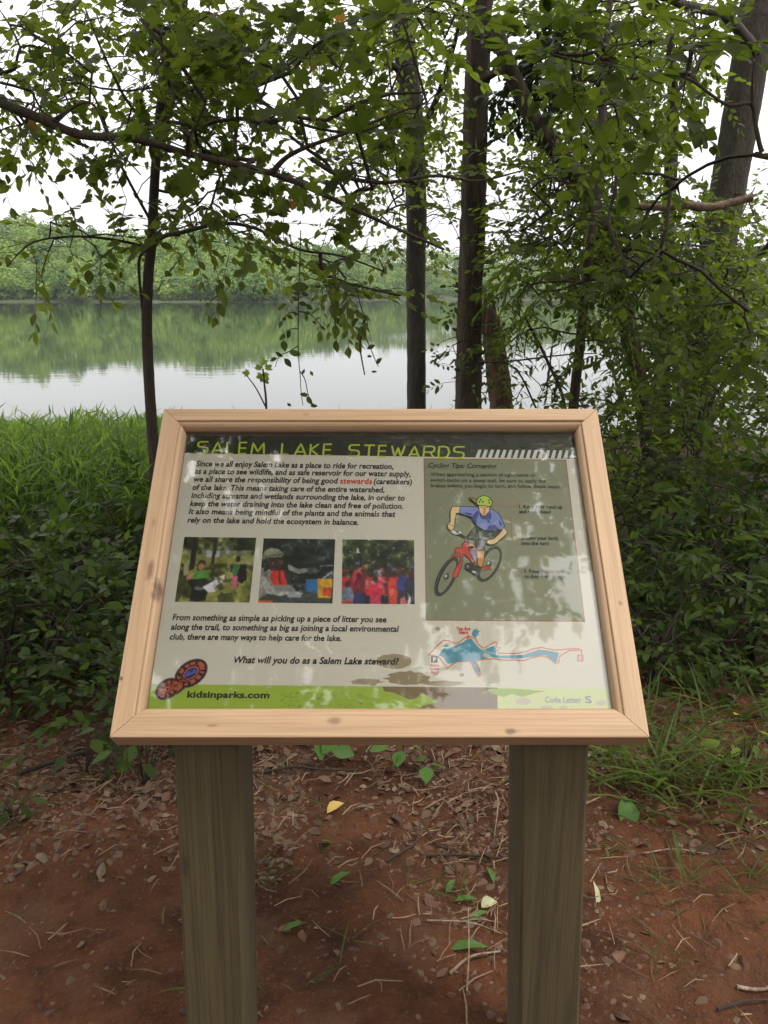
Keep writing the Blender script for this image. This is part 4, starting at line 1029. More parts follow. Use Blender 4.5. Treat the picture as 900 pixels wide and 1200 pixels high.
# boot print emblem
fp = Print(); fp.k = 5
def c8(x, y): return pp(160+x*.18889, 760+y*.18889)
an = math.radians(-36)
ball = ell(338,155,112,72,an); heel = ell(192,252,82,56,an)
def hull(pts):
    pts = sorted(pts); 
    def half(ps):
        h = []
        for p in ps:
            while len(h) > 1 and (h[-1][0]-h[-2][0])*(p[1]-h[-2][1])-(h[-1][1]-h[-2][1])*(p[0]-h[-2][0]) <= 0: h.pop()
            h.append(p)
        return h
    return half(pts)[:-1]+half(pts[::-1])[:-1]
def sole(grow_):
    for (x, y, a, b) in ((338,155,112,72),(192,252,82,56)): fp.poly([c8(*p) for p in ell(x,y,a+grow_,b+grow_,an)], colr, up=False)
    fp.poly([c8(*p) for p in [(232-grow_*.4,195-grow_),(280,160-grow_),(300+grow_*.4,245+grow_),(250,285+grow_)]], colr, up=False); fp.k += 1
colr = (120,112,116); sole(5); colr = (52,36,40); sole(0); colr = (178,84,46); sole(-13)
fp.poly([c8(*p) for p in ell(338,152,62,40,an)], (38,32,46)); fp.poly([c8(*p) for p in ell(338,152,54,33,an)], (206,98,50)); fp.poly([c8(*p) for p in ell(338,153,48,28,an)], (46,58,120))
fp.poly([c8(*p) for p in [(300,170),(322,142),(340,152),(360,130),(376,140),(372,150),(340,164),(318,182)]], (70,90,160)); fp.poly([c8(*p) for p in [(298,186),(330,168),(372,150),(366,162),(334,180),(306,192)]], (36,30,40))
fp.poly([c8(*p) for p in ell(194,252,28,20,an)], (38,32,46)); fp.poly([c8(*p) for p in ell(194,252,21,14,an)], (206,98,50)); fp.poly([c8(*p) for p in ell(262,200,5,5,0,10)], (38,32,46), up=False)
fp.poly([c8(*p) for p in ell(420,118,5,5,0,10)], (38,32,46), up=False)
fz = ZP + PL*(fp.k+1)
fp.build('boot_print_emblem', 'orange and dark boot print emblem')
def arc_text(s_, cx, cy_, a, b, t0, t1, size, flip, col=(38,26,32)):
    for k, ch in enumerate(s_):
        t = math.radians(t0 + (t1-t0)*(k/(len(s_)-1)))
        ca, sa = math.cos(an), math.sin(an); x = a*math.cos(t); y = b*math.sin(t)
        P = (cx + x*ca - y*sa, cy_ + x*sa + y*ca)
        tx, ty = -a*math.sin(t), b*math.cos(t)
        if flip: tx, ty = -tx, -ty
        dx, dy = tx*ca-ty*sa, tx*sa+ty*ca; l = math.hypot(dx, dy); dx, dy = dx/l, dy/l
        w = size*(.5 if ch == 'I' else .85); A0 = (P[0]-dx*w/2 - dy*size*.5, P[1]-dy*w/2 + dx*size*.5); B0 = (A0[0]+dx*w, A0[1]+dy*w)
        A = Vector((*c8(*A0),0)); Bv = Vector((*c8(*B0),0)); Cc = Vector((*c8(A0[0]+dy*size, A0[1]-dx*size),0))
        cu = bpy.data.curves.new('letter', 'FONT'); cu.body = ch; cu.offset = .05; cu.resolution_u = 2
        t_ = bpy.data.objects.new('letter', cu); COL.objects.link(t_); bpy.context.view_layer.update()
        me = bpy.data.meshes.new_from_object(t_.evaluated_get(bpy.context.evaluated_depsgraph_get())); bpy.data.objects.remove(t_)
        co = np.empty(len(me.vertices)*3, np.float32); me.vertices.foreach_get('co', co); co = co.reshape(-1,3)
        x0, x1 = co[:,0].min(), co[:,0].max(); co[:,0] = (co[:,0]-x0)/(x1-x0); co[:,1] /= .729
        e1 = Bv-A; e2 = Cc-A; new = np.array([[A.x+e1.x*c[0]+e2.x*c[1], A.y+e1.y*c[0]+e2.y*c[1], fz] for c in co], np.float32)
        emb_V.append(new); emb_F.append([[v for v in p.vertices] for p in me.polygons]); bpy.data.meshes.remove(me)
emb_V = []; emb_F = []
arc_text('TRACK', 338, 155, 82, 52, 190, 330, 36, False); arc_text('TRAIL', 338, 155, 86, 56, 150, 25, 36, True)
arc_text('KIDS', 194, 252, 50, 34, 200, 330, 26, False); arc_text('IN', 194, 252, 3, 3, 180, 0, 16, True); arc_text('PARKS', 194, 252, 54, 38, 165, 20, 26, True)
off = 0; VV = []; FF = []
for v_, f_ in zip(emb_V, emb_F):
    VV.append(v_); 
    for p in f_:
        for k in range(1, len(p)-1): FF.append((p[0]+off, p[k]+off, p[k+1]+off))
    off += len(v_)
me = npmesh('emblem_lettering', np.vstack(VV), np.array(FF)); me.materials.append(ink((38,26,32)))
o = bpy.data.objects.new('emblem_lettering', me); COL.objects.link(o); o.parent = panel

# small printed photographs, painted as coloured cells
def raster(name, label, quad, W, H, img):
    TL, TR, BR, BL = [np.array(pp(*p)) for p in quad]
    V = []; 
    for j in range(H+1):
        for i in range(W+1):
            s, t = i/W, j/H; p = (TL*(1-s)+TR*s)*(1-t)+(BL*(1-s)+BR*s)*t; V.append((p[0], p[1], ZP+PL*3))
    i = np.arange(H)[:,None]*(W+1); j = np.arange(W)[None]
    Q = np.stack([i+j+W+1, i+j+W+2, i+j+1, i+j], -1).reshape(-1,4)
    img = img.astype(float) * (.62 + .5*vnoise(len(label), 26, 2) + .22*vnoise(len(label)+1, 6, 2))[...,None] * (.9 + .2*np.random.default_rng(W).random((H, W, 1)))
    img[1:-1,1:-1] = (img[1:-1,1:-1]*2 + img[:-2,1:-1] + img[2:,1:-1] + img[1:-1,:-2] + img[1:-1,2:])/6; img = np.clip(img, 4, 250)
    c = img.reshape(-1,3)/255.; c = np.minimum(.88, 1.3*np.where(c <= .04045, c/12.92, ((c+.055)/1.055)**2.4))
    me = npmesh(name, V, Q, fcol=c); me.materials.append(m_ink)
    o = bpy.data.objects.new(name, me); COL.objects.link(o); o.parent = panel; o['label'] = label
W, H = 96, 88
yy, xx = np.mgrid[0:H, 0:W]; U = (xx+.5)/W; Vv = (yy+.5)/H
def vnoise(seed, n, octs=3):
    r = np.random.default_rng(seed); out = 0; amp = 1; tot = 0
    for _ in range(octs):
        g = r.random((n+2, n+2)); x = U*n; y = Vv*n; xi = x.astype(int); yi = y.astype(int); fx = x-xi; fy = y-yi
        out = out + amp*((g[yi,xi]*(1-fx)+g[yi,xi+1]*fx)*(1-fy)+(g[yi+1,xi]*(1-fx)+g[yi+1,xi+1]*fx)*fy); tot += amp; amp *= .6; n *= 2
    return out/tot
def fillp(img, pts, col, nz=0, seed=0):
    P = pts; m = np.zeros((H, W), bool); j = len(P)-1
    for i in range(len(P)):
        (x1,y1),(x2,y2) = P[i], P[j]
        if y1 != y2: m ^= ((y1 > Vv) != (y2 > Vv)) & (U < (x2-x1)*(Vv-y1)/(y2-y1)+x1)
        j = i
    img[m] = np.array(col) * (1 + (nz*(np.random.default_rng(seed).random((H, W))-.5))[m][:,None] if nz else 1)
def el(cx, cy_, rx, ry, n=18): return [(cx+rx*math.cos(t), cy_+ry*math.sin(t)) for t in np.linspace(0,6.283,n+1)[:-1]]
def ramp3(f, cols):
    f = np.clip(f, 0, .999)*(len(cols)-1); i = f.astype(int); r = (f-i)[...,None]; c = np.array(cols, float); return c[i]*(1-r)+c[i+1]*r
# 1: children collecting litter on grass
im = ramp3(vnoise(1,7,4)*1.5-.3, [(60,70,26),(112,116,48),(150,148,78),(170,164,100)])
fo = ramp3(vnoise(2,9,4)*2.2-.7, [(18,24,12),(44,54,24),(92,100,52),(190,200,160)]); im[Vv < .27] = fo[Vv < .27]
im[(Vv > .2) & (Vv < .3) & (vnoise(3,8) > .45)] = (120,124,88); fillp(im, [(.33,.22),(.52,.22),(.52,.32),(.33,.32)], (176,186,190))
sh = (vnoise(4,6,3) > .55) & (Vv > .42); im[sh] *= .55
fillp(im, [(.13,0),(.2,0),(.2,.5),(.12,.54)], (38,32,26)); fillp(im, [(.42,0),(.47,0),(.46,.42),(.42,.42)], (44,36,28))
fillp(im, [(.05,.42),(.12,.36),(.12,.6),(.06,.6)], (150,140,110)); fillp(im, el(.29,.42,.055,.06), (50,34,24)); fillp(im, el(.29,.46,.042,.05), (170,116,84))
fillp(im, [(.18,.58),(.26,.52),(.36,.53),(.42,.6),(.38,.68),(.2,.66)], (86,140,62)); fillp(im, [(.1,.62),(.2,.56),(.2,.64),(.12,.68)], (176,128,96))
fillp(im, [(.12,.68),(.36,.64),(.44,.7),(.4,.98),(.2,.99),(.2,.8)], (16,17,22)); fillp(im, [(.34,.78),(.42,.72),(.52,.66),(.56,.72),(.5,.8),(.54,.84),(.44,.86)], (226,222,230))
fillp(im, [(.55,.62),(.62,.58),(.62,.66)], (232,232,210)); fillp(im, el(.78,.34,.035,.05), (26,24,26)); fillp(im, [(.72,.42),(.84,.42),(.86,.56),(.76,.6),(.71,.54)], (70,118,62))
fillp(im, [(.82,.42),(.9,.44),(.93,.66),(.86,.72),(.78,.66)], (16,16,22)); fillp(im, [(.73,.6),(.8,.6),(.8,.78),(.74,.78)], (200,96,122)); fillp(im, [(.68,.44),(.73,.42),(.72,.54),(.69,.54)], (52,44,60))
raster('photo_print', 'printed photo of children picking up litter on grass', ((216.2,629.3),(300.4,630.2),(292.4,706.2),(204.9,705.3)), W, H, im)
# 2: man in hat and life vest in a boat
im = ramp3(vnoise(11,10,4)*2-.6, [(10,13,14),(24,32,26),(44,58,50),(120,136,150)]); im[Vv > .4] = (im*.55)[Vv > .4]
fillp(im, [(.0,.7),(.6,.7),(.98,.8),(.98,1),(0,1)], (58,66,64), .5, 3); fillp(im, [(.62,.64),(.8,.64),(.8,.86),(.62,.8)], (44,100,150)); fillp(im, [(.78,.62),(.99,.63),(.98,.92),(.8,.92)], (214,160,44)); fillp(im, [(.86,.76),(.98,.76),(.97,.9),(.86,.88)], (200,70,50))
fillp(im, [(0,.46),(.14,.5),(.2,.7),(.46,.74),(.5,.82),(.3,.9),(.12,.84),(.0,.96)], (132,134,124), .15, 5); fillp(im, [(.16,.5),(.34,.5),(.38,.72),(.2,.74),(.12,.62)], (206,52,38)); fillp(im, el(.2,.38,.12,.13), (44,28,22))
fillp(im, [(0,.3),(.03,.2),(.12,.15),(.22,.17),(.3,.24),(.28,.29),(.14,.31),(.02,.37)], (140,142,116)); fillp(im, [(0,.28),(.3,.23),(.28,.28),(.1,.3),(.02,.36)], (96,98,80))
fillp(im, [(.36,.4),(.5,.48),(.66,.46),(.68,.52),(.52,.56),(.38,.5)], (134,136,128)); fillp(im, [(.64,.45),(.76,.46),(.78,.54),(.66,.56)], (70,74,78)); fillp(im, [(.8,.42),(.99,.41),(.99,.43),(.8,.44)], (120,126,126)); fillp(im, [(.84,.62),(.98,.5),(.985,.52),(.87,.63)], (160,166,166))
fillp(im, [(0,.97),(.2,.96),(.2,1),(0,1)], (214,96,50)); fillp(im, [(.04,.52),(.1,.52),(.1,.9),(.04,.92)], (108,110,104))
fillp(im, [(.08,.31),(.26,.3),(.3,.38),(.28,.46),(.2,.52),(.12,.46)], (52,34,27)); fillp(im, [(.22,.34),(.29,.34),(.31,.4),(.26,.42)], (84,56,44)); fillp(im, [(.24,.5),(.27,.5),(.29,.72),(.26,.72)], (120,26,20)); fillp(im, [(.3,.5),(.4,.56),(.44,.72),(.38,.72)], (36,44,40))
fillp(im, [(.44,.74),(.52,.72),(.6,.74),(.62,.8),(.5,.82)], (24,26,28)); fillp(im, [(.0,.62),(.06,.6),(.2,.8),(.44,.84),(.3,.9),(.1,.86)], (160,160,150)); fillp(im, [(.36,.82),(.6,.84),(.56,.92),(.4,.92)], (150,156,156)); fillp(im, [(.02,.36),(.07,.3),(.1,.5),(.05,.54)], (30,26,24))
raster('photo_print', 'printed photo of a person in a sun hat and red vest in a boat', ((309,630.9),(392.9,632),(389.6,707.2),(302.4,706.2)), W, H, im)
# 3: group in red shirts
im = ramp3(vnoise(21,12,4)*2.1-.62, [(16,20,12),(40,50,26),(74,88,46),(150,164,120)]); wh = (vnoise(22,14,3) > .74) & (Vv < .5); im[wh] = (206,214,200)
im[(np.abs(U-.5) < .1) & (Vv > .2) & (Vv < .5)] *= .5; im[Vv > .62] = (26,24,34)
r = np.random.default_rng(6)
for k in range(12):
    x = .04+k*.085; y = .5+.05*r.normal()*.6; c = [(190,40,60),(150,24,40),(206,44,70),(120,20,36)][k%4]
    fillp(im, [(x-.06,y+.12),(x-.03,y+.06),(x+.04,y+.06),(x+.07,y+.12),(x+.06,y+.34),(x-.05,y+.34)], c, .3, k); fillp(im, el(x,y,.032,.045), (70,42,34)); fillp(im, [(x-.04,y-.02),(x-.02,y-.06),(x+.03,y-.06),(x+.04,y-.02)], [(150,30,44),(36,30,34),(90,96,130)][k%3])
for x, y, c, b_c in ((.08,.72,(110,120,140),(196,60,56)), (.24,.6,(110,26,40),(40,50,96)), (.46,.66,(200,40,66),(196,52,90)), (.72,.56,(206,58,44),(200,64,40)), (.84,.54,(50,60,130),(44,44,80)), (.95,.56,(38,44,60),(30,34,56))):
    fillp(im, [(x-.09,y+.14),(x-.05,y+.03),(x+.05,y+.03),(x+.09,y+.14),(x+.07,y+.3),(x-.07,y+.3)], c, .25, int(x*99)); fillp(im, [(x-.07,y+.24),(x+.07,y+.24),(x+.08,1),(x-.08,1)], b_c, .25, int(x*77)); fillp(im, el(x,y-.02,.036,.05), (62,38,30))
fillp(im, [(.88,.8),(.92,.88),(.9,1),(.94,1),(.95,.9)], (230,220,220)); fillp(im, [(.8,.92),(.86,.88),(.9,1),(.8,1)], (224,120,110))
raster('photo_print', 'printed photo of a crowd in red shirts under a tree', ((401.3,632.1),(485.2,632.9),(486,708.2),(400.2,707.5)), W, H, im)

# posts: square treated timbers, top cut to the slope of the board
m_post = wood_mat('treated_pine', (.07,.05,.021), (.024,.016,.007), (.1,.076,.035), (((.42,-.28,1.02),.01,(.03,.022,.012),4),), .9, .75, .4, .6)
def post(ul, ur, vt, bl, br, knot=None):
    """front face edges traced at the top (under the frame) and at the foot of the picture"""
    yF = .0; 
    nb = O - NR*.038                      # back plane of the board
    yf = O.y + .028 + .012
    tl, trr = at(ul, vt, yf), at(ur, vt, yf); b1, b2 = at(bl, 1195, yf), at(br, 1195, yf)
    def xat(a, b, z): t = (z-a.z)/(b.z-a.z); return a.x+(b.x-a.x)*t
    zb = gz(tl.x, yf)-.08; d = .125
    cx_t = (xat(tl,b1,.7)+xat(trr,b2,.7))/2; cx_b = (xat(tl,b1,zb)+xat(trr,b2,zb))/2
    w = (xat(trr,b2,.7)-xat(tl,b1,.7))
    def ztop(y): return nb.z + (y-nb.y)*UP.z/UP.y - .0005
    V = []; ch = .004; Lh = 1.0
    ring = [(-w/2+ch,0),(w/2-ch,0),(w/2,ch),(w/2,d-ch),(w/2-ch,d),(-w/2+ch,d),(-w/2,d-ch),(-w/2,ch)]
    for s in range(13):
        for (a, y) in ring:
            zt = ztop(yf+y); z = zb+(zt-zb)*s/12; cx = cx_b + (cx_t-cx_b)*(z-zb)/(.7-zb); V.append((z, cx+a, yf+y))   # local x = up
    Q = [(s*8+k, s*8+(k+1)%8, (s+1)*8+(k+1)%8, (s+1)*8+k) for s in range(12) for k in range(8)]
    me = npmesh('post', V, [np.array(Q), np.array([list(range(8))]), np.array([[96+k for k in range(8)]])])
    o = bpy.data.objects.new('post', me); COL.objects.link(o); me.materials.append(m_post)
    o.parent = SG; o.matrix_parent_inverse = Matrix.Identity(4)
    Wm = Matrix(((0,1,0,0),(0,0,1,0),(1,0,0,0),(0,0,0,1)))
    o.matrix_basis = BM.inverted() @ Wm
    print('post x', cx_t, cx_b, 'ground', zb)
post(203.5, 279, 876, 218, 286); post(612.5, 690, 876, 609.5, 678)

# ------------------------------------------------------------------ litter, tufts and stones on the clay
def gpt(u, v):                                  # where the line of sight meets the ground
    o = Vector((0,0,CAMZ)); d = ray(u, v).normalized(); t = .3
    while t < 30:
        p = o + d*t
        if p.z < gz(p.x, p.y): return Vector((p.x, p.y, gz(p.x, p.y)))
        t += .01
    return p
def clay_h(x, y): return .012
M_chip = None
def chips_mat(name, cols, rough=.85):
    m, nt, b = newmat(name); a = N_(nt, 'ShaderNodeAttribute', attribute_name='tint')
    r = nt.nodes.new('ShaderNodeValToRGB'); r.color_ramp.interpolation = 'LINEAR'
    while len(r.color_ramp.elements) < len(cols): r.color_ramp.elements.new(.5)
    for k, c in enumerate(cols): r.color_ramp.elements[k].position = k/(len(cols)-1); r.color_ramp.elements[k].color = (*c, 1)
    nt.links.new(a.outputs['Fac'], r.inputs[0]); c = mixc(nt, rng_(nt, noise_(nt, 120, 4, .6, objco(nt)), .4, .7, 0, .5), r.outputs[0], (.07,.04,.025))
    nt.links.new(c, b.inputs['Base Color']); b.inputs['Roughness'].default_value = rough
    bump(nt, b, noise_(nt, 200, 3, .6, objco(nt)), .4, .002); return m
M_chip = chips_mat('dry_litter', [(.035,.018,.01),(.075,.04,.022),(.13,.075,.042),(.09,.05,.028),(.2,.14,.09)])
M_stone = chips_mat('clay_stones', [(.05,.02,.01),(.085,.036,.02),(.12,.062,.036),(.16,.115,.08),(.075,.029,.015)])
M_clod = chips_mat('clay_clod', [(.06,.024,.012),(.1,.042,.022),(.14,.068,.038),(.08,.034,.018)])
M_straw = chips_mat('dry_straw', [(.16,.1,.06),(.3,.21,.12),(.12,.07,.04),(.22,.15,.09)])
def surf(x, y): return gz(x, y) + float(relief(x, y))
def rock_arrays(rng, p, s, flat=.5):
    base = np.array([(1,0,0),(.4,.85,0),(-.6,.75,0),(-1,-.1,0),(-.45,-.85,0),(.55,-.8,0),(.45,.1,1),(-.35,.25,.9),(-.1,-.4,.95)], float)
    b = base*(1+rng.normal(size=base.shape)*.18); a = rng.uniform(0, 6.28); c_, s_ = math.cos(a), math.sin(a)
    R = np.array([[c_,-s_,0],[s_,c_,0],[0,0,1]]); b = b*np.array([1, rng.uniform(.5,.9), flat*rng.uniform(.5,1)]); b = b @ R.T * s
    tilt = rng.normal(size=2)*.25; b[:,2] += b[:,0]*tilt[0]+b[:,1]*tilt[1]
    V = b + np.array([p[0], p[1], p[2]-.25*s*flat])
    T_ = [(0,1,6),(1,2,7),(1,7,6),(2,3,7),(3,4,8),(3,8,7),(4,5,8),(5,0,6),(5,6,8),(6,7,8)]
    return V, T_
def scatter_rocks(name, label, n, seed, region, smin, smax, mat, flat, cat='litter'):
    rng = np.random.default_rng(seed); V = []; T_ = []; C = []; off = 0
    while off < n*9:
        x, y, w = region(rng)
        if w < rng.random(): continue
        s = smin*(smax/smin)**(rng.random()**1.8); v, t = rock_arrays(rng, (x, y, surf(x, y)), s, flat)
        V.append(v); T_.append(np.array(t)+off); C.append(np.full(9, rng.random())); off += 9
    me = npmesh(name, np.vstack(V), np.vstack(T_), tint=np.concatenate(C)); o = link(name, me, mat); tag(o, label, cat, kind='stuff')
def reg_all(rng):
    y = rng.uniform(1.15, 3.6); x = rng.uniform(-.62, .66)*y*1.0; 
    w = .25 + .75*smst(-.1, .5, mnoise.noise(Vector((x*1.8, y*1.8, 5)))) 
    if y < 1.55: w *= .4
    return x, y, w
def reg_left(rng):
    y = rng.uniform(1.5, 2.1); x = rng.uniform(-1.15, -.2); return x, y, 1 if mnoise.noise(Vector((x*3, y*3, 9))) > -.25 else .25
scatter_rocks('soil_crumbs', 'crumbs of red clay strewn over the bare soil', 12000, 201, reg_all, .002, .009, M_stone, .8, 'soil')
scatter_rocks('bark_litter', 'flat brown bark and leaf chips strewn across the clay', 3600, 202, reg_all, .005, .016, M_chip, .22)
scatter_rocks('clay_clods', 'broken clods of red clay on the bare soil', 1500, 211, reg_all, .006, .022, M_clod, .8, 'soil')
def leaf_litter():
    rng = np.random.default_rng(212); lf = Leaves(OVATE); n = 0
    while n < 2600:
        y = rng.uniform(1.5, 3.4); x = rng.uniform(-.62, .66)*y; w = float(smst(1.4, 2.1, y))*(.35+.65*float(smst(-.3,.4,vn(x*2.2,y*2.2,17))))
        if w < rng.random(): continue
        a = rng.uniform(0, 6.28); lf.add((x, y, surf(x,y)+.004), (math.cos(a), math.sin(a), rng.normal()*.25), np.array([0,0,1.])+rng.normal(size=3)*.45, rng.uniform(.012,.042), rng.random()); n += 1
    o = lf.build('leaf_litter', M_chip, None); tag(o, 'brown dead leaf litter thick on the soil behind the posts', 'litter', kind='stuff')
leaf_litter()
scatter_rocks('chip_patch', 'dense patch of pale brown chips on the soil left of the left post', 1500, 203, reg_left, .006, .019, M_chip, .3)
def scatter_straw():
    rng = np.random.default_rng(204); T = Tubes(); n = 0; tint = []
    while n < 2300:
        x, y, w = reg_all(rng)
        if w < rng.random(): continue
        L = rng.uniform(.012, .085); a = rng.uniform(0, 3.14); z = surf(x, y)+.004
        P = [(x-math.cos(a)*L/2, y-math.sin(a)*L/2, z+rng.uniform(0,.01)), (x+rng.normal()*.004, y+rng.normal()*.004, z+rng.uniform(.002,.012)), (x+math.cos(a)*L/2, y+math.sin(a)*L/2, z+rng.uniform(0,.01))]
        T.add(P, np.array([.0009,.0012,.0005])*rng.uniform(.6,1.6), 3, cap=False); tint += [rng.random()]*9; n += 1
    me = npmesh('straw', np.vstack(T.V), np.vstack(T.Q), tint=tint); o = link('straw', me, M_straw); tag(o, 'dry straw and needle bits scattered over the clay', 'straw', kind='stuff')
scatter_straw()
def scatter_sprigs():
    rng = np.random.default_rng(205); lf = Leaves(BLADE); l2 = Leaves(OVATE); n = 0
    while n < 520:
        y = rng.uniform(1.2, 3.6); x = rng.uniform(-.6,.66)*y
        w = .12 + .8*smst(.0,.6,x)*smst(1.3,2.6,y) + .25*smst(.1,.6,mnoise.noise(Vector((x*2.5,y*2.5,1))))
        if x < -.35: w *= .25
        if w < rng.random(): continue
        z = surf(x, y); m = rng.integers(1, 6); a = rng.uniform(0, 6.28, m)
        A = np.stack([np.cos(a), np.sin(a), rng.uniform(.05, 1.4, m)], -1); lf.add(np.tile((x,y,z), (m,1)), A, np.array([0,0,1.])+rng.normal(size=(m,3))*.3, rng.uniform(.03,.1,m), rng.uniform(0,1,m)); n += 1
    o = lf.build('grass_sprigs', M_dgrass, None); tag(o, 'thin sprigs of grass sprouting from the bare clay', 'grass', kind='stuff')
scatter_sprigs()
# countable things on the soil
def single_leaf(label, u, v, L, ang, mat, tmpl=OVATE, curl=.25, cat='leaf', name='fallen_leaf', group=None, tilt=.3):
    p = gpt(u, v); p.z = surf(p.x, p.y)+.006; TV, TF = tmpl
    V = TV.copy(); V[:,2] += curl*np.abs(V[:,1])*2 + .06*np.sin(V[:,0]*3); V *= L; V[:,0] -= L/2
    me = npmesh(name, V, TF, True, tint=np.full(len(V), .6)); me.materials.append(mat)
    o = bpy.data.objects.new(name, me); COL.objects.link(o); o.location = p + Vector((0,0,.006)); o.rotation_euler = (tilt*.6, -tilt, math.radians(ang)); tag(o, label, cat, group); return o
M_yl = leaf_mat('leaf_yellow', (.5,.33,.08), (.62,.45,.14), .2); M_pl = leaf_mat('leaf_pale', (.42,.42,.26), (.5,.5,.32), .2); M_br = leaf_mat('leaf_brown', (.13,.07,.04), (.2,.11,.06), .1); M_gd = leaf_mat('leaf_ground', (.07,.14,.035), (.1,.2,.05), .3)
single_leaf('curled yellow leaf on the clay behind the sign, between the posts', 393, 953, .05, 35, M_yl)
single_leaf('pale cream leaf lying beside the foot of the right post', 573, 1065, .034, 10, M_pl, BROAD)
single_leaf('small pale yellow blade standing just right of the right post', 699, 1050, .05, 80, M_pl, LANCE, tilt=1.0)
single_leaf('flat green blade lying left of the right post low in the picture', 548, 1120, .075, 0, M_gd, LANCE)
single_leaf('broad dark green leaf on the soil right of the right post', 732, 955, .075, 70, M_gd, BROAD, tilt=.8)
for (u, v, L, a, lb) in ((528,1040,.05,60,'narrow green leaf left of the pale cream leaf, pointing away'),(545,1057,.05,0,'narrow green leaf lying crosswise just left of the pale cream leaf'),(575,1028,.05,100,'narrow green leaf touching the left side of the right post'),
        (398,1040,.06,40,'narrow green leaf alone midway between the posts'),(345,1090,.05,20,'narrow green leaf just right of the left post, low down'),(560,1080,.05,30,'narrow green leaf just below the pale cream leaf')):
    single_leaf(lb, u, v, L, a, M_gd, LANCE, group='narrow green leaves dropped between the posts')
def stone(label, u, v, s, seed, flat=.6, tint=.6):
    p = gpt(u, v); rng = np.random.default_rng(seed); V, t = rock_arrays(rng, (0,0,0), s, flat); T_ = [np.array(t)]
    me = npmesh('stone', V, T_, tint=np.full(9, tint)); me.materials.append(M_stone); o = bpy.data.objects.new('stone', me); COL.objects.link(o); o.location = (p.x, p.y, surf(p.x, p.y)+.004)
    bm = o.modifiers.new('bevel', 'BEVEL'); bm.width = s*.12; bm.segments = 2
    return tag(o, label, 'stone')
stone('small tan stone on dark soil left of the left post', 121, 1062, .014, 1, tint=.55); stone('pale pebble below the tan stone at lower left', 95, 1108, .01, 2, tint=.75)
stone('grey flat stone in the chip patch by the left post', 120, 1026, .022, 3, .35, .75); stone('brown stone under the frame left of the right post', 475, 918, .02, 4, tint=.7)
stone('reddish clod near the left side of the right post', 507, 1063, .017, 5, tint=.25); stone('orange clay clod in the grass right of the right post', 800, 978, .02, 6, tint=.2)
stone('grey stone pressed in the chips at lower left', 52, 1012, .024, 7, .4, .7); stone('dark purple stone at the bottom edge right of the right post', 726, 1192, .018, 8, tint=.0)
stone('small white pebble on the clay bank at right', 845, 963, .008, 9, tint=.75)
def stick(label, pts, r, mat=M_palewood):
    P = []
    for u, v, lift in pts: p = gpt(u, v); P.append((p.x, p.y, surf(p.x,p.y)+.006+lift))
    T = Tubes(); T.add(catmull(P, 5), np.linspace(r, r*.6, (len(P)-1)*5+1), 5, .15, np.random.default_rng(len(P)))
    o = link('twig', T.mesh('twig'), mat); tag(o, label, 'twig'); return o
stick('long bent brown twig on the soil just left of the right post', [(452,1012,0),(488,997,.01),(493,975,.02),(512,990,0),(530,997,0)], .003, M_chip)
stick('dark twig running behind the right post', [(500,1003,0),(550,1006,.005),(600,1010,0)], .003, M_twig)
stick('pale forked stick near the foot of the right post', [(527,1148,0),(552,1130,.01),(586,1116,0)], .003)
stick('thin straight stem poking up left of the right post', [(547,1165,0),(549,1130,.02),(548,1088,.04)], .0016)
stick('thin pale stick lying across at the foot of the right post', [(500,1091,0),(550,1093,.01),(588,1095,0)], .0016)
stick('curved brown twig at the bottom right corner', [(840,1188,0),(872,1178,.008),(900,1172,0)], .003, M_twig)
stick('pale peeled stick at the right edge near the bottom', [(863,1158,0),(885,1160,.002),(905,1158,0)], .004)
stick('thin twig lying in the soil right of the right post', [(752,1000,0),(790,996,.006),(830,1000,0)], .002)
stick('upright dry stem behind the sign near the right post', [(580,935,0),(583,960,.03),(579,985,0)], .002)
stick('fallen branch on the shaded ground under the left shrubs', [(20,905,0),(90,890,.02),(160,880,.03),(205,862,.05)], .006, M_twig)
stick('crooked dark twig behind the sign beside the left post', [(305,905,.0),(345,902,.02),(380,908,.02),(420,900,0)], .004, M_twig)
# grass tufts
def tuft(label, u, v, n, L, seed, mat=M_dgrass, spread=.05):
    p = gpt(u, v); rng = np.random.default_rng(seed); root = thing('grass_tuft', label, 'grass', (p.x, p.y, gz(p.x,p.y)), 'grass tufts growing out of the clay'); lf = Leaves(BLADE)
    a = rng.uniform(0, 6.28, n); A = np.stack([np.cos(a), np.sin(a), rng.uniform(.5, 2.2, n)], -1)
    lf.add(np.array([p.x, p.y, surf(p.x,p.y)])+np.stack([rng.normal(size=n)*spread, rng.normal(size=n)*spread, np.zeros(n)], -1), A, np.array([0,0,1.])+rng.normal(size=(n,3))*.2, L*rng.uniform(.5,1.2,n), rng.uniform(0,1,n))
    lf.build('blades', mat, root, 300, 'blade')
tuft('large grass tuft on the bank right of the lower right corner of the frame', 765, 925, 70, .22, 1, spread=.07)
tuft('grass tuft touching the top of the right post', 705, 900, 30, .18, 2)
tuft('wide grass clump in the middle of the clay bank', 815, 935, 60, .22, 3, spread=.08)
tuft('grass clump at the right edge of the picture', 885, 920, 45, .2, 4, spread=.07)
tuft('grass tuft farther back above the widest clump', 790, 880, 40, .2, 5, spread=.07)
tuft('grass patch at right edge halfway down the soil', 885, 1040, 30, .1, 6)
tuft('small tuft on bare soil right of the right post, upper one', 790, 1030, 24, .09, 7, spread=.04)
tuft('small tuft on bare soil near the right post, lower one', 650, 1010, 8, .08, 8)
tuft('short tuft at lower right close to the bottom edge', 760, 1110, 14, .07, 9, spread=.04)
tuft('sparse tuft between the posts close to the right post', 520, 1045, 12, .09, 10, spread=.04)
tuft('sparse tuft beside the left post on its right', 322, 1030, 14, .08, 11, spread=.03)
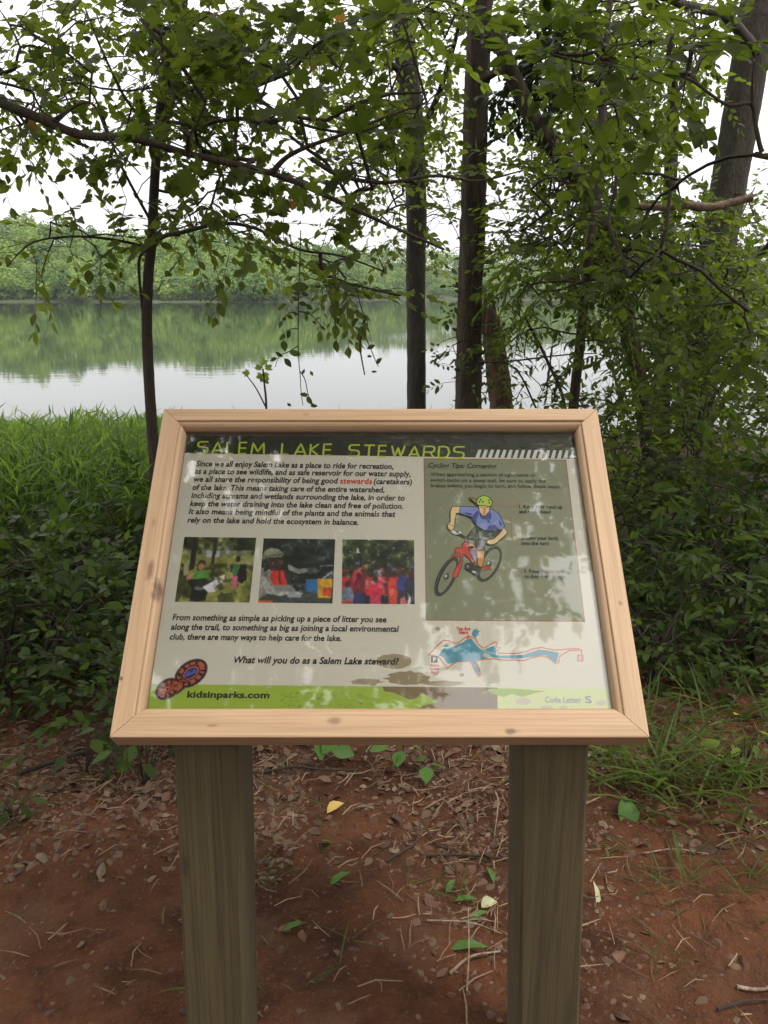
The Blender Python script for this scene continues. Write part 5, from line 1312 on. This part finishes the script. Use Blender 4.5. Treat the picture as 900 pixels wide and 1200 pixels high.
tuft('tuft among the chips at the far left', 8, 970, 18, .09, 12, M_under)
tuft('tuft in the shade at the top of the bank, far right', 880, 850, 40, .22, 13, spread=.09)
tuft('tuft beside the lower right side of the frame', 735, 850, 30, .2, 14, spread=.05)
# seedlings
def seedling(label, u, v, h, n, size, seed, mat=M_gd, tmpl=OVATE, name='seedling', top=None):
    p = gpt(u, v); rng = np.random.default_rng(seed); g = surf(p.x, p.y); root = thing(name, label, 'plant', (p.x, p.y, g), 'seedlings on the ground'); T = Tubes(); lf = Leaves(tmpl)
    for k in range(n):
        a = rng.uniform(0, 6.28); q = np.array([p.x+math.cos(a)*h*.6*rng.random(), p.y+math.sin(a)*h*.4, g+h*rng.uniform(.5,1)])
        T.add([(p.x,p.y,g-.01), ((p.x+q[0])/2,(p.y+q[1])/2,g+(q[2]-g)*.7), tuple(q)], [.0016,.0013,.0009], 4)
        lf.add(q, [math.cos(a), math.sin(a)*.8, -.25], np.array([0,0,1.])+rng.normal(size=3)*.3, size*rng.uniform(.7,1.2), rng.random())
    link('stem', T.mesh('stem'), M_twig, root); lf.build('leaves', mat, root, 60)
seedling('green heart leaved seedling peeping under the frame near the middle, left one', 372, 888, .1, 4, .06, 21, tmpl=BROAD)
seedling('green broad leaved seedling under the middle of the frame', 400, 886, .1, 4, .06, 22, tmpl=BROAD)
seedling('bright seedling with toothed leaf left of the right post under the frame', 472, 892, .09, 4, .06, 23, tmpl=BROAD)
seedling('tiny seedling below the toothed one', 500, 908, .05, 3, .045, 24, tmpl=BROAD)
seedling('single round green leaf seedling by the right of the left post', 376, 1003, .03, 2, .03, 25)
seedling('bright trailing plant at the right edge above the clay', 870, 908, .16, 14, .045, 26, M_lime)
seedling('seedling cluster in the chips at far left', 15, 962, .08, 8, .04, 27, M_under)
seedling('low leafy seedling under the left end of the frame', 100, 905, .14, 12, .05, 28, M_under)
seedling('dark leafy seedling beside the left post', 170, 920, .2, 18, .055, 29, M_under)
# hanging vine and shoots in front of the lake
def hang(name, label, cat, stems, leaves, Y, tmpl=OVATE, mat=M_under, dropg=False):
    base = at(*stems[0][0], Y); root = thing(name, label, cat, base); T = Tubes(); lf = Leaves(tmpl); rng = np.random.default_rng(int(Y*100))
    for st in stems:
        P = [tuple(at(u, v, Y)) for u, v in st[:-1]] if isinstance(st[-1], float) else [tuple(at(u, v, Y)) for u, v in st]
        r = st[-1] if isinstance(st[-1], float) else .0022
        if len(P) > 2: P = catmull(P, 5)
        T.add(P, np.linspace(r, r*.6, len(P)), 5)
    link('stem', T.mesh('stem'), M_twig, root)
    for (u, v, L, ang) in leaves:
        c = np.array(at(u, v, Y)); s_ = L/F*Y; A = np.array([math.cos(math.radians(ang)), rng.normal()*.35, math.sin(math.radians(ang))])
        N0 = np.array([rng.normal()*.4, -1, .45+rng.normal()*.3]); A = unit(A); lf.add(c - A*s_/2, A, N0, s_, rng.uniform(.2,.9))
    lf.build('foliage', mat, root, 300)
z6 = lambda x, y: (280+x*.25, 300+y*.25)
hang('hanging_vine', 'thin vine hanging straight down in front of the lake with oval leaves', 'vine',
     [[z6(290,-120), z6(284,60), z6(278,300), z6(279,460), z6(287,560), z6(292,640), z6(300,700)], [z6(279,270), z6(240,265), z6(205,300)], [z6(280,260), z6(330,270), z6(370,310), z6(405,350)], [z6(279,340), z6(235,345), z6(200,375)], [z6(280,420), z6(230,450), z6(188,470), z6(170,520)], [z6(286,540), z6(310,580), z6(325,650), z6(350,700)]],
     [(*z6(238,285),9,150),(*z6(212,296),8,200),(*z6(195,320),10,240),(*z6(262,270),9,160),(*z6(320,268),9,20),(*z6(316,290),9,-80),(*z6(355,312),7,-30),(*z6(392,336),8,-30),(*z6(232,368),12,240),(*z6(205,380),11,220),(*z6(212,420),15,-75),(*z6(265,456),15,-8),(*z6(188,462),10,150),(*z6(162,484),9,200),(*z6(230,500),13,-50),(*z6(302,542),7,70),(*z6(341,551),7,-60),(*z6(305,650),10,170),(*z6(330,678),12,-60),(*z6(352,702),9,0),(*z6(236,698),7,-50),(*z6(300,224),11,-20),(*z6(262,200),10,160),(*z6(330,240),10,-40),(*z6(270,175),9,170),(*z6(310,180),9,-20)], 3.15)
hang('dangling_twig', 'short dead twig dangling before the lake, left of the grey trunk', 'twig',
     [[z6(590,280), z6(580,340), z6(568,420), z6(575,480), z6(590,558), .004], [z6(590,300), z6(596,380), z6(620,440), z6(640,490), z6(655,520)], [z6(550,150), z6(570,230), z6(590,290)]],
     [(*z6(590,290),8,-80),(*z6(598,325),7,-100),(*z6(590,360),7,-70),(*z6(620,425),11,30),(*z6(612,470),6,0),(*z6(655,492),11,50),(*z6(634,542),7,10)], 3.1)
sd_ = at(308, 478, 2.2); 
hang('lime_seedling', 'young shoot with lime green lobed leaves just above the top rail of the frame', 'sapling',
     [[(315,640),(313,560),(312,478),(310,452),(308,432), .004],[(312,478),(300,455),(289,440)]],
     [(288,437,9,170),(303,430,10,120),(309,424,10,90),(315,430,10,40),(312,441,10,-60),(304,441,9,200),(306,445,8,250),(312,447,8,-40)], 2.2, MAPLE, M_lime)

# ------------------------------------------------------------------ haze over the lake
hz_ = [(x,y,z) for z in (-4.3, 62) for (x,y) in ((-1600,-450),(1600,-450),(1600,2700),(-1600,2700))]
me = npmesh('haze', hz_, np.array([(3,2,1,0),(4,5,6,7),(0,1,5,4),(1,2,6,5),(2,3,7,6),(3,0,4,7)]))
m_h = bpy.data.materials.new('pale_air'); m_h.use_nodes = True; nh = m_h.node_tree; nh.nodes.clear()
ho = nh.nodes.new('ShaderNodeOutputMaterial'); hv = nh.nodes.new('ShaderNodeVolumePrincipled')
hv.inputs['Color'].default_value = (.86,.92,1,1); hv.inputs['Density'].default_value = .00011; hv.inputs['Anisotropy'].default_value = .2
nh.links.new(hv.outputs[0], ho.inputs['Volume'])
o = link('haze', me, m_h); o['kind'] = 'stuff'; tag(o, 'thin pale haze hanging over the lake and the far woods')
